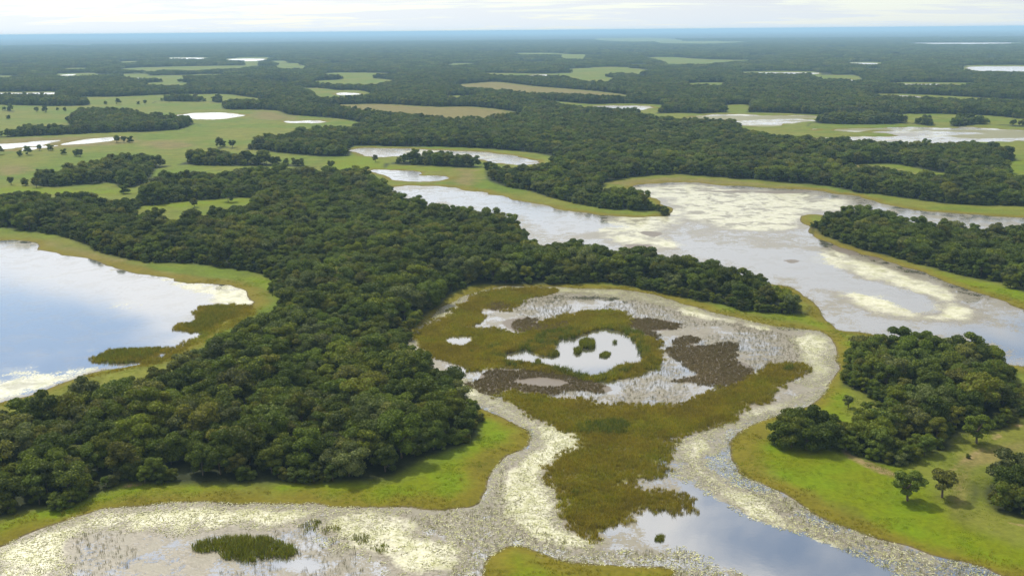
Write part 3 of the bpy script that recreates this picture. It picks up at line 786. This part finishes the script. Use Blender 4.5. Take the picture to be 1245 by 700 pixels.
def crown_geo(seed, R, z0, z1, nlobe, nleaf, leaf, flat=0.0):
    """lobed broadleaf crown: lobes on a dome plus leaf faces over them"""
    rng = np.random.default_rng(seed)
    lob = []
    H = z1 - z0
    for i in range(nlobe):
        u = (i + 0.5) / nlobe
        zt = z0 + H * (0.12 + 0.72 * u ** 0.8) + rng.normal(0, 0.05 * H)
        dome = math.sqrt(max(0.0, 1 - ((zt - z0 - 0.35 * H) / (0.72 * H)) ** 2))
        rr = R * dome * rng.uniform(0.35, 0.82)
        if flat and u > 0.5:
            rr *= 1.25
        a = i * 2.39996 + rng.uniform(-0.5, 0.5)
        r = R * rng.uniform(0.27, 0.46)
        lob.append((np.array([math.cos(a) * rr, math.sin(a) * rr, zt]), r, rng.uniform(0.65, 0.9)))
    V = []; Fs = []
    for cen, r, sq in lob:
        k = len(V)
        for v in ICO_V:
            V.append(cen + v * r * 0.80 * np.array([1, 1, sq]) * rng.uniform(0.85, 1.1))
        Fs += [tuple(k + q for q in f) for f in ICO_F]
    tot = sum(l[1] ** 2 for l in lob)
    pts = []; nrm = []
    for li, (cen, r, sq) in enumerate(lob):
        m = int(nleaf * 1.6 * r * r / tot)
        d = rng.normal(0, 1, (m, 3)); d[:, 2] = np.where(d[:, 2] < -0.3, -d[:, 2], d[:, 2])
        d /= np.linalg.norm(d, axis=1)[:, None]
        p = cen + d * r * np.array([1, 1, sq]) * rng.uniform(0.82, 1.1, (m, 1))
        keep = np.ones(m, bool)
        for lj, (c2, r2, s2) in enumerate(lob):
            if lj != li:
                q = (p - c2) / np.array([1, 1, s2])
                keep &= np.linalg.norm(q, axis=1) > r2 * 0.86
        pts.append(p[keep]); nrm.append(d[keep])
    pts = np.concatenate(pts); nrm = np.concatenate(nrm)
    if len(pts) > nleaf:
        sel = rng.permutation(len(pts))[:nleaf]
        pts = pts[sel]; nrm = nrm[sel]
    V2, F2 = leaf_faces(rng, pts, nrm, leaf)
    k = len(V)
    V += V2; Fs += [tuple(q + k for q in f) for f in F2]
    return V, Fs, lob


def tube(V, Fs, path, rads, n=6):
    k0 = len(V)
    for i, (p, r) in enumerate(zip(path, rads)):
        p = np.array(p, float)
        a = np.array(path[min(i + 1, len(path) - 1)], float) - np.array(path[max(i - 1, 0)], float)
        a /= np.linalg.norm(a) + 1e-9
        u = np.cross(a, [0.3, 1, 0.1]); u /= np.linalg.norm(u) + 1e-9
        v = np.cross(a, u)
        for j in range(n):
            th = 2 * math.pi * j / n
            V.append(p + (u * math.cos(th) + v * math.sin(th)) * r)
    for i in range(len(path) - 1):
        for j in range(n):
            a = k0 + i * n + j; b = k0 + i * n + (j + 1) % n
            Fs.append((a, b, b + n, a + n))


def trunk_geo(seed, H, z0, lob, rad):
    rng = np.random.default_rng(seed + 500)
    V = []; Fs = []
    top = np.array([rng.normal(0, 0.25), rng.normal(0, 0.25), z0 + 0.35 * (H - z0)])
    mid = np.array([rng.normal(0, 0.15), rng.normal(0, 0.15), top[2] * 0.5])
    tube(V, Fs, [(0, 0, -0.4), (0, 0, 0.15), mid, top], [rad * 1.5, rad * 1.15, rad * 0.9, rad * 0.7])
    for cen, r, sq in lob[::2]:
        st = mid + (top - mid) * rng.uniform(0.3, 1.0)
        tube(V, Fs, [st, (st + cen) * 0.5 + np.array([0, 0, -0.2]), cen], [rad * 0.5, rad * 0.36, rad * 0.14], 5)
    return V, Fs


KINDS = [  # look words, R, z0, H, lobes, leaves, leaf size
    ('rounded dark green', 4.4, 0.9, 9.6, 13, 2500, 0.3, 0),
    ('broad dense green', 5.2, 0.8, 9.0, 15, 2800, 0.31, 0),
    ('tall domed green', 4.2, 1.2, 11.4, 13, 2500, 0.3, 0),
    ('low bushy green', 3.6, 0.2, 6.6, 11, 2100, 0.28, 0),
    ('spreading loose-crowned', 5.0, 1.8, 10.2, 14, 2500, 0.31, 1),
    ('slender uneven', 3.3, 0.8, 8.6, 11, 2100, 0.28, 0),
]
SOLO = [('open-grown', 3.2, 1.2, 7.2, 13, 2000, 0.27, 0), ('open-grown', 3.0, 1.7, 6.6, 12, 1900, 0.26, 0)]
PROTO = []
for i, (look, R, z0, H, nl, nf_, ls, fl) in enumerate(KINDS + SOLO):
    cv_, cf_, lob = crown_geo(100 + i, R, z0, H, nl, nf_, ls, fl)
    tv, tf = trunk_geo(100 + i, H, z0, lob, 0.2 if i < 6 else 0.24)
    crown = mesh_from('crown', cv_, cf_, [MAT_LEAF])
    trunk = mesh_from('trunk', tv, tf, [MAT_BARK], smooth=True)
    allm = mesh_from('forest_tree', cv_ + tv, list(cf_) + [tuple(len(cv_) + q for q in f) for f in tf], [MAT_LEAF, MAT_BARK], [0] * len(cf_) + [1] * len(tf))
    PROTO.append(dict(look=look, R=R, H=H, crown=crown, trunk=trunk, all=allm))


# ------------------------------------------------------------------ scattering (one object for what nobody could count)
def scatter(name, pts, scl, rot, kidx, meshes, kind='stuff'):
    me = bpy.data.meshes.new(name)
    n = len(pts)
    me.vertices.add(n)
    me.vertices.foreach_set('co', np.asarray(pts, np.float32).ravel())
    for nm2, arr, tp in (('s_', scl, 'FLOAT'), ('r_', rot, 'FLOAT'), ('k_', kidx, 'INT')):
        a = me.attributes.new(nm2, tp, 'POINT')
        a.data.foreach_set('value', np.asarray(arr, np.float32 if tp == 'FLOAT' else np.int32))
    o = bpy.data.objects.new(name, me)
    link(o)
    ng = bpy.data.node_groups.new(name + '_scatter', 'GeometryNodeTree')
    ng.interface.new_socket('Geometry', in_out='INPUT', socket_type='NodeSocketGeometry')
    ng.interface.new_socket('Geometry', in_out='OUTPUT', socket_type='NodeSocketGeometry')
    N = ng.nodes; L = ng.links
    gi = N.new('NodeGroupInput'); go = N.new('NodeGroupOutput')
    join = N.new('GeometryNodeJoinGeometry')

    def na_(nm2, tp):
        q = N.new('GeometryNodeInputNamedAttribute'); q.data_type = tp
        q.inputs['Name'].default_value = nm2
        return q.outputs['Attribute']
    s_ = na_('s_', 'FLOAT'); r_ = na_('r_', 'FLOAT'); k_ = na_('k_', 'INT')
    cr = N.new('ShaderNodeCombineXYZ'); L.new(r_, cr.inputs[2])
    e2r = N.new('FunctionNodeEulerToRotation'); L.new(cr.outputs[0], e2r.inputs[0])
    for i, m in enumerate(meshes):
        po = bpy.data.objects.new(name + '_source', m)
        oi = N.new('GeometryNodeObjectInfo'); oi.inputs['Object'].default_value = po
        oi.inputs['As Instance'].default_value = True
        cm = N.new('FunctionNodeCompare'); cm.data_type = 'INT'; cm.operation = 'EQUAL'
        L.new(k_, cm.inputs['A'] if cm.inputs['A'].type == 'INT' else [q for q in cm.inputs if q.type == 'INT'][0])
        [q for q in cm.inputs if q.type == 'INT'][1].default_value = i
        iop = N.new('GeometryNodeInstanceOnPoints')
        L.new(gi.outputs[0], iop.inputs['Points']); L.new(cm.outputs[0], iop.inputs['Selection'])
        L.new(oi.outputs['Geometry'], iop.inputs['Instance']); L.new(e2r.outputs[0], iop.inputs['Rotation']); L.new(s_, iop.inputs['Scale'])
        L.new(iop.outputs[0], join.inputs[0])
    L.new(join.outputs[0], go.inputs[0])
    md = o.modifiers.new('scatter', 'NODES'); md.node_group = ng
    tag(o, kind=kind)
    return o


def project(X, Y, Z=0.0):
    D = np.stack([X, Y, np.full_like(X, Z) - CAM_H], -1)
    zc = D @ fwd
    return PXW / 2 + F * (D @ RIGHT) / zc, PXH / 2 - F * (D @ UP) / zc


def jitter_grid(r_lo, r_hi, az, step, rng, jit=0.42):
    xm = r_hi * math.sin(az)
    xs = np.arange(-xm, xm, step); ys = np.arange(r_lo * math.cos(az) * 0.9, r_hi, step)
    X, Y = np.meshgrid(xs, ys)
    X[1::2] += step / 2
    X = (X + rng.uniform(-jit, jit, X.shape) * step).ravel(); Y = (Y + rng.uniform(-jit, jit, Y.shape) * step).ravel()
    r = np.hypot(X, Y)
    k = (r > r_lo) & (r < r_hi) & (np.abs(np.arctan2(X, Y)) < az)
    return X[k], Y[k]


# --- the forest
def n_far(a, b): return np.concatenate([a, b])


AZM = math.radians(33)
rng = np.random.default_rng(5)
X, Y = jitter_grid(150, 2300, AZM, 5.1, rng)
fd = forest_sdf(X, Y)
k = fd < -2.3
X, Y, fd = X[k], Y[k], fd[k]
Xu, Yu = jitter_grid(150, 650, AZM, 2.4, rng)
fu = forest_sdf(Xu, Yu)
k = (fu < -0.4 + fbm(Xu, Yu, 14.0, 3, 91) * 5.0) & (fu > -3.2)
Xu, Yu, fu = Xu[k], Yu[k], fu[k]
n_main = len(X)
X, Y, fd = n_far(X, Xu), n_far(Y, Yu), n_far(fd, fu)
R_all = np.hypot(X, Y)
scl = rng.uniform(0.58, 1.08, len(X)) * (1 + 0.22 * fbm(X, Y, 45.0, 2, 21))
kid = rng.choice(6, len(X), p=[0.24, 0.22, 0.16, 0.10, 0.15, 0.13])
edge_t = fd > -5
kid = np.where(edge_t & (rng.random(len(X)) < 0.5), rng.choice([3, 0, 5], len(X)), kid)
scl = np.where(edge_t, scl * 0.88, scl)
kid[n_main:] = rng.choice([3, 3, 5], len(Xu))
scl[n_main:] = rng.uniform(0.34, 0.62, len(Xu))
rot = rng.uniform(0, 6.283, len(X))
zpos = np.full(len(X), 0.2)
# the trees that show largest become things of their own
px_, py_ = project(X, Y, 5.0)
inframe = (px_ > 8) & (px_ < PXW - 8) & (py_ > 0) & (py_ < 690)
Hs = np.array([q['H'] for q in PROTO])[kid] * scl
Rs = np.array([q['R'] for q in PROTO])[kid] * scl
size = np.where(inframe, Hs * Rs / (R_all ** 2 + CAM_H ** 2), 0)
size[n_main:] = 0
order = np.argsort(-size)
single = np.zeros(len(X), bool)
single[order[:300]] = True


def region(x, y):
    if x > 1180 and y > 545: return 'the wood at the edge of the dry green slope'
    if x > 1028 and y > 390: return 'the wood on the green point beside the lagoon'
    if x > 925 and y > 490: return 'the round clump on the green point'
    if x > 980: return 'the wood across the lagoon'
    if y > 560 and x < 160: return 'the forest corner above the pale carpeted bay'
    if y > 500 and x > 420: return 'the forest end above the bright green bank'
    if y > 500: return 'the forest front along the green bay shore'
    if x > 470: return 'the forest beside the pale winding channel'
    return 'the forest interior between lake and bay'


def plant_tree(nm_, p, loc, s, rz, label, group=None):
    e = bpy.data.objects.new(nm_, None)
    e.empty_display_size = 1
    e.location = loc; e.rotation_euler = (0, 0, rz); e.scale = (s, s, s)
    link(e)
    tag(e, label, 'tree', group)
    link(bpy.data.objects.new('trunk', p['trunk']), e)
    link(bpy.data.objects.new('crown', p['crown']), e)
    return e


bx, by = project(X, Y, 0.0)
for i in np.nonzero(single)[0]:
    p = PROTO[kid[i]]
    reg = region(px_[i], by[i])
    sz = 'large' if scl[i] > 0.92 else 'small' if scl[i] < 0.72 else 'mid-sized'
    ed = 'edging' if fd[i] > -7 else 'inside'
    plant_tree('forest_tree', p, (X[i], Y[i], zpos[i]), scl[i], rot[i], f"{sz} {p['look']} tree {ed} {reg}", f"{sz} {p['look']} trees {ed} {reg}")
o = scatter('forest', np.stack([X, Y, zpos], -1)[~single], scl[~single], rot[~single], kid[~single], [PROTO[i]['all'] for i in range(6)])
tag(o, 'unbroken dark green woodland canopy stretching behind the nearest trees', 'forest')

# --- far woodland: clumps of simpler trees
clumps = []
for ci in range(4):
    rngc = np.random.default_rng(900 + ci)
    V = []; Fs = []
    for ti in range(13):
        a = ti * 2.39996; rr = 13.0 * math.sqrt((ti + 0.5) / 13)
        cx, cy = rr * math.cos(a) + rngc.normal(0, 1.2), rr * math.sin(a) + rngc.normal(0, 1.2)
        v, f, _ = crown_geo(2000 + ci * 50 + ti, rngc.uniform(3.6, 5.2), 0.3, rngc.uniform(6.5, 10.5), 6, 90, 0.9)
        kk = len(V)
        V += [q + np.array([cx, cy, 0]) for q in v]; Fs += [tuple(kk + q for q in g) for g in f]
    clumps.append(mesh_from('woodland_clump', V, Fs, [MAT_LEAF]))
X2, Y2 = jitter_grid(2290, 10500, math.radians(32), 23.0, rng, 0.3)
fd2 = forest_sdf(X2, Y2)
k = fd2 < -9
X2, Y2 = X2[k], Y2[k]
o = scatter('distant_forest', np.stack([X2, Y2, np.full(len(X2), 0.3)], -1), rng.uniform(0.8, 1.15, len(X2)), rng.uniform(0, 6.28, len(X2)), rng.integers(0, 4, len(X2)), clumps)
tag(o, 'hazy blue green woodland reaching to the flat horizon', 'forest')

# --- round clump on the green point
for j, (x, y, kd, s_) in enumerate(((948, 543, 3, 1.05), (962, 546, 0, 0.85), (980, 548, 3, 1.1), (996, 547, 1, 0.8), (1012, 545, 3, 1.0), (954, 534, 0, 0.8), (972, 535, 1, 0.9), (990, 535, 0, 0.92), (1008, 534, 5, 0.85), (1018, 538, 3, 0.85))):
    wx, wy = unproj(x, y)
    p = PROTO[kd]
    plant_tree('forest_tree', p, (wx, wy, 0.3), s_, j * 1.3, f"{p['look']} tree in the round clump on the green point", f"{p['look']} trees in the round clump on the green point")

# ------------------------------------------------------------------ trees standing alone
solo = [  # foot in the photo, tree kind, height m, label
    (1103, 611, 6, 7.4, 'leafy lone tree on the bright green slope'),
    (1145, 607, 7, 6.4, 'small round-topped lone tree with a bare leaning trunk on the dry green slope'),
    (1031, 497, 7, 3.4, 'very small round tree alone on the green point near the channel bend'),
    (1053, 504, 3, 3.6, 'small bush tree on the green point beside the large wood'),
    (1045, 520, 3, 3.8, 'low dark bush between the round clump and the large wood'),
    (1187, 541, 6, 7.8, 'lone tree in front of the wood on the dry slope'),
    (1228, 351, 3, 6.0, 'round bushy tree on the lagoon bank in front of the far wood'),
    (1177, 559, 3, 1.2, 'tiny shrub on the dry slope track'),
]
for x, y, kd, hh, lab in solo:
    wx, wy = unproj(x, y)
    p = PROTO[kd]
    plant_tree('lone_tree', p, (wx, wy, 0.35), hh / p['H'], random.uniform(0, 6), lab)
plain = c(1, (70, 556), (140, 536), (100, 552), (225, 550), (285, 558), (270, 556), (130, 400), (160, 402), (30, 424), (40, 658), (90, 660), (130, 668), (180, 660), (490, 372), (515, 372), (920, 354),
          (1175, 600), (420, 372), (375, 372), (440, 508), (460, 508), (415, 508), (0, 550), (230, 395), (205, 396), (790, 522), (825, 526), (780, 523), (240, 432), (600, 365), (180, 536)) + \
    c(4, (690, 66), (810, 48), (440, 18)) + c(2, (136, 577), (1170, 590))
for i, (x, y) in enumerate(plain):
    wx, wy = unproj(x, y)
    kd = (3, 6, 0, 3, 7)[i % 5]
    p = PROTO[kd]
    plant_tree('plain_tree', p, (wx, wy, 0.3), random.uniform(0.75, 1.05), random.uniform(0, 6), 'scattered dark tree standing alone in the open green grassland', 'scattered trees on the open grassland')


# ------------------------------------------------------------------ reeds, stems and floating leaves
def tuft(seed, n, hgt, spread, wdt, lean=0.25):
    r = np.random.default_rng(seed)
    V = []; Fs = []
    for i in range(n):
        a = r.uniform(0, 6.283); d = spread * math.sqrt(r.random())
        bx_, by_ = d * math.cos(a), d * math.sin(a)
        hh = hgt * r.uniform(0.6, 1.1); la = r.uniform(0, 6.283); ln = hh * r.uniform(0, lean)
        wa = r.uniform(0, 6.283); wx, wy = wdt * math.cos(wa), wdt * math.sin(wa)
        k = len(V)
        V += [(bx_ - wx, by_ - wy, -0.05), (bx_ + wx, by_ + wy, -0.05), (bx_ + wx * .7 + ln * .4 * math.cos(la), by_ + wy * .7 + ln * .4 * math.sin(la), hh * .6),
              (bx_ - wx * .7 + ln * .4 * math.cos(la), by_ - wy * .7 + ln * .4 * math.sin(la), hh * .6), (bx_ + ln * math.cos(la), by_ + ln * math.sin(la), hh)]
        Fs += [(k, k + 1, k + 2, k + 3), (k + 3, k + 2, k + 4)]
    return V, Fs


REED = [mesh_from('reed_tuft', *tuft(s, 26, hh, 0.6, 0.05, 0.7), [MAT_REED]) for s, hh in ((1, 0.85), (2, 1.05), (3, 0.65))]
STEM = [mesh_from('stem_tuft', *tuft(s, 7, hh, 0.5, 0.03, 0.5), [MAT_STEM]) for s, hh in ((11, 0.8), (12, 0.55))]
PADS = []
for s in range(3):
    r = np.random.default_rng(40 + s)
    V = []; Fs = []
    for i in range(15):
        a = r.uniform(0, 6.283); d = 0.85 * math.sqrt(r.random()); R0 = r.uniform(0.06, 0.16)
        cx, cy, cz = d * math.cos(a), d * math.sin(a), r.uniform(0.0, 0.05)
        tx, ty = r.normal(0, 0.09, 2)
        k = len(V)
        for j in range(7):
            th = 2 * math.pi * j / 7
            ux, uy = R0 * math.cos(th), R0 * math.sin(th) * 0.8
            V.append((cx + ux, cy + uy, cz + ux * tx + uy * ty + 0.03))
        Fs.append(tuple(range(k, k + 7)))
    PADS.append(mesh_from('leaf_raft', V, Fs, [MAT_PAD]))


def inside(polys, X, Y):
    return sdf_union(polys, X, Y, 30)


rng = np.random.default_rng(77)
P_marsh = WATER[2][1]; P_lake = WATER[0][1]
Xr, Yr = jitter_grid(150, 480, AZM, 0.62, rng, 0.5)
wn = fbm(Xr, Yr, 8.0, 4, 33) * 4.5
d = inside(R_['reed'], Xr, Yr) + wn
do = inside(R_['openw'][:2], Xr, Yr); dm = inside(R_['mud'], Xr, Yr) + wn * 0.6
df_ = sdf(P_N, Xr, Yr, 30)
k = (d < 1.5 - 4.0 * rng.random(len(Xr)) ** 1.5) & (do > 0.3) & ((dm > 0) | (rng.random(len(Xr)) < 0.30 + 0.25 * dm.clip(-1, 0) + 0.1)) & (df_ > 0.5)
Xr, Yr = Xr[k], Yr[k]
sr = rng.uniform(0.7, 1.15, len(Xr)) * (1 + 0.5 * fbm(Xr, Yr, 7.0, 2, 51))
near_pond = inside(R_['openw'][:1], Xr, Yr)
sr = np.where(near_pond < 4.5, sr * 1.5, sr)
o = scatter('reed_bed', np.stack([Xr, Yr, np.zeros(len(Xr))], -1), sr, rng.uniform(0, 6.28, len(Xr)), rng.integers(0, 3, len(Xr)), REED)
tag(o, 'olive green reed beds standing in the shallow marsh', 'reeds')
print('reeds', len(Xr))

SEDGE = [mesh_from('sedge_tuft', *tuft(s_i, 22, hh, 0.55, 0.05, 0.5), [MAT_SEDGE]) for s_i, hh in ((21, 0.55), (22, 0.7))]
Xm, Ym = jitter_grid(150, 480, AZM, 0.75, rng, 0.5)
k = (inside(R_['mud'][:6], Xm, Ym) + fbm(Xm, Ym, 9.0, 4, 33) * 5 < 0) & (inside(R_['openw'], Xm, Ym) > 0.3)
Xm, Ym = Xm[k], Ym[k]
o = scatter('brown_sedge', np.stack([Xm, Ym, np.zeros(len(Xm))], -1), rng.uniform(0.7, 1.2, len(Xm)), rng.uniform(0, 6.28, len(Xm)), rng.integers(0, 2, len(Xm)), SEDGE)
tag(o, 'dead brown sedge patches in the middle of the marsh', 'sedge')

Xs, Ys = jitter_grid(150, 460, AZM, 1.25, rng, 0.5)
dg = inside(R_['grey'][:5], Xs, Ys)
k = (dg < 0) & (inside(R_['reed'][:2], Xs, Ys) > 0) & (inside(R_['openw'], Xs, Ys) > 0.5) & (fbm(Xs, Ys, 14, 3, 61) > -0.12)
Xs, Ys = Xs[k], Ys[k]
o = scatter('water_stems', np.stack([Xs, Ys, np.zeros(len(Xs))], -1), rng.uniform(0.6, 1.2, len(Xs)), rng.uniform(0, 6.28, len(Xs)), rng.integers(0, 2, len(Xs)), STEM)
tag(o, 'sparse thin stems poking out of the grey shallows', 'water plants')
print('stems', len(Xs))

Xp, Yp = jitter_grid(150, 420, AZM, 1.15, rng, 0.5)
dmz = sdf(P_marsh, Xp, Yp, 30)
dp = np.minimum(inside(R_['pale'][:8], Xp, Yp), inside(R_['grey'][2:5], Xp, Yp))
k = (dmz < 0.3) & ((dp + fbm(Xp, Yp, 6, 2, 71) * 4 < 0.5) | (dmz > -3)) & (fbm(Xp, Yp, 24, 4, 73) > -0.95 + 0.6 * rng.random(len(Xp))) & (inside(R_['openw'], Xp, Yp) > 0) & (inside(R_['reed'][:2], Xp, Yp) > -0.5)
Xp, Yp = Xp[k], Yp[k]
o = scatter('floating_leaves', np.stack([Xp, Yp, np.full(len(Xp), 0.01)], -1), rng.uniform(0.7, 1.3, len(Xp)), rng.uniform(0, 6.28, len(Xp)), rng.integers(0, 3, len(Xp)), PADS)
tag(o, 'pale floating leaves carpeting the winding channel', 'water plants')
print('pads', len(Xp))


MAT_RUSH = foliage_mat('rush_foliage', [(0.10, 0.13, 0.014), (0.13, 0.15, 0.016), (0.08, 0.115, 0.016), (0.15, 0.15, 0.02)], 0.8, 0.35, 0.2, 0.9)
RUSH = [mesh_from('rush_tuft', *tuft(s_i, 40, hh, 0.9, 0.07, 0.9), [MAT_RUSH]) for s_i, hh in ((31, 1.5), (32, 1.9))]
Xk, Yk = jitter_grid(200, 480, AZM, 1.3, rng, 0.5)
dk = inside(R_['openw'][:1], Xk, Yk) + fbm(Xk, Yk, 6.0, 3, 81) * 3.0
ck = R_['openw'][0].mean(0)
k = (dk > -0.2) & (dk < 3.5 + 5.0 * (Yk > ck[1]) * (Xk < ck[0] + 4)) & (fbm(Xk, Yk, 10.0, 2, 83) > -0.22)
kk = (inside(R_['reed'][1:2], Xk, Yk) < -3) & (fbm(Xk, Yk, 22.0, 3, 87) > 0.30)
Xk, Yk = Xk[k | kk], Yk[k | kk]
o = scatter('pool_rushes', np.stack([Xk, Yk, np.zeros(len(Xk))], -1), rng.uniform(0.55, 1.15, len(Xk)), rng.uniform(0, 6.28, len(Xk)), rng.integers(0, 2, len(Xk)), RUSH)
tag(o, 'dark green rushes massed round the clear pool', 'rushes')


MAT_GRASS = foliage_mat('bank_grass', [(0.13, 0.18, 0.006), (0.165, 0.195, 0.006), (0.11, 0.165, 0.006)], 0.8, 0.3, 0.1, 0.8, 0.4)
MAT_STRAW = foliage_mat('shore_grass', [(0.19, 0.185, 0.012), (0.22, 0.175, 0.02), (0.17, 0.175, 0.012)], 0.8, 0.3, 0.1, 0.8, 0.4)
GRASS = [mesh_from('grass_tuft', *tuft(61, 14, 0.20, 0.40, 0.035, 1.2), [MAT_GRASS]), mesh_from('grass_tuft', *tuft(62, 14, 0.28, 0.40, 0.035, 1.1), [MAT_STRAW])]
Xg, Yg = jitter_grid(140, 420, AZM, 0.95, rng, 0.5)
wg = np.minimum(sdf(P_marsh, Xg, Yg, 60), np.minimum(sdf(P_lake, Xg, Yg, 60), sdf(WATER[1][1], Xg, Yg, 60)))
wg = wg + np.clip(fbm(Xg, Yg, 14.0, 4, 3) * np.clip(np.hypot(Xg, Yg) / 110.0, 3.0, 9.0) * 0.9, -8, 8)
k = (wg > -0.6) & (wg < 45) & (forest_sdf(Xg, Yg) > 0) & (fbm(Xg, Yg, 5.0, 4, 95) > 0.02)
Xg, Yg, wg = Xg[k], Yg[k], wg[k]
kg = ((wg + fbm(Xg, Yg, 11.0, 3, 97) * 9) < 4.5).astype(int)
o = scatter('bank_grass', np.stack([Xg, Yg, np.clip(wg * 0.10, -0.05, 0.45)], -1), rng.uniform(0.6, 1.5, len(Xg)), rng.uniform(0, 6.28, len(Xg)), kg, GRASS)
tag(o, 'tufted green grass along the marsh banks', 'grass')
print('grass', len(Xg))


# ------------------------------------------------------------------ reed islets and clumps that can be counted
def islet(nm_, pts, hgt, label, cat, dens=6.0, group=None, mat=MAT_REEDG):
    P = poly(pts)
    lo, hi = P.min(0), P.max(0)
    n = int((hi[0] - lo[0]) * (hi[1] - lo[1]) * dens)
    r = np.random.default_rng(int(abs(lo[0]) * 7 + lo[1]))
    x = r.uniform(lo[0], hi[0], n); y = r.uniform(lo[1], hi[1], n)
    dd = sdf(P, x, y, 10) + fbm(x, y, 4.0, 3, 5) * 2.4
    x, y, dd = x[dd < 0], y[dd < 0], dd[dd < 0]
    cx, cy = P.mean(0)
    V = []; Fs = []
    for a, b_, q in zip(x, y, dd):
        v, f = tuft(int(r.integers(1e6)), 5, hgt * (0.65 + 0.4 * min(1, -q / 3)), 0.4, 0.06, 0.7)
        k_ = len(V)
        V += [(p_[0] + a - cx, p_[1] + b_ - cy, p_[2]) for p_ in v]; Fs += [tuple(k_ + i_ for i_ in g) for g in f]
    o = bpy.data.objects.new(nm_, mesh_from(nm_, V, Fs, [mat]))
    o.location = (cx, cy, 0.0)
    link(o)
    tag(o, label, cat, group)


islet('reed_islet', [(232, 669), (240, 661), (262, 655), (290, 653), (325, 654), (350, 660), (364, 670), (352, 677), (325, 680), (295, 684), (278, 684), (262, 676)], 1.7,
      'spindle-shaped dark olive reed islet in the grey bay', 'reed islet')
islet('reed_islet', reed[2], 1.5, 'ragged reed tongue reaching into the bright lake from its shore', 'reed islet', 3.0)
islet('reed_islet', reed[3], 1.5, 'low oval reed islet at the lake shore under the forest', 'reed islet', 3.0)


def disc_pts(x, y, rx):
    ry = rx * 0.5
    return [(x + rx * math.cos(a), y + ry * math.sin(a)) for a in np.linspace(0, 6.283, 9)[:-1]]


for x, y, rx, hg, lab in ((714, 419, 9, 2.2, 'largest rounded reed clump standing in the clear pool'), (702, 427, 7, 2.0, 'dark reed clump just below the largest one in the clear pool'),
                          (672, 430, 8, 1.6, 'reed clump at the narrow waist of the clear pool'), (736, 431, 7, 1.2, 'ragged low reed clump in the middle of the clear pool'),
                          (749, 416, 3, 1.8, 'tiny lone reed tuft in the open part of the clear pool'), (654, 440, 2.5, 1.8, 'tiny lone reed tuft in the narrow arm of the clear pool'),
                          (718, 424, 2, 1.3, 'tiny reed tuft between the clumps in the clear pool'), (804, 653, 9, 0.9, 'small olive reed patch in the open water below the marsh tip')):
    islet('reed_clump', disc_pts(x, y, rx), hg, lab, 'reed clump', 14.0)
for x, y, rx in ((375, 640, 14), (405, 645, 12), (437, 655, 13), (460, 668, 12)):
    islet('reed_fringe', disc_pts(x, y, rx), 1.0, 'thin broken line of green reeds in the pale bay carpet', 'reed fringe', 2.5, 'broken reed line in the bay')

# ------------------------------------------------------------------ haze
S = 64000.0
z0_, z1_ = -2.0, 106.0
hzv = [(x, y, z) for z in (z0_, z1_) for x, y in ((-S, -S), (S, -S), (S, S), (-S, S))]
hzf = [(3, 2, 1, 0), (4, 5, 6, 7), (0, 1, 5, 4), (1, 2, 6, 5), (2, 3, 7, 6), (3, 0, 4, 7)]
MAT_HAZE, t = new_mat('haze')
pv = t.n('ShaderNodeVolumePrincipled', ins={'Color': (0.45, 0.74, 1.0, 1), 'Density': 0.0001, 'Anisotropy': 0.0})
t.n('ShaderNodeOutputMaterial', ins={'Volume': pv.outputs[0]})
hz = bpy.data.objects.new('haze', mesh_from('haze', hzv, hzf, [MAT_HAZE]))
link(hz)
tag(hz, 'pale blue haze over the whole plain', 'haze', kind='stuff')
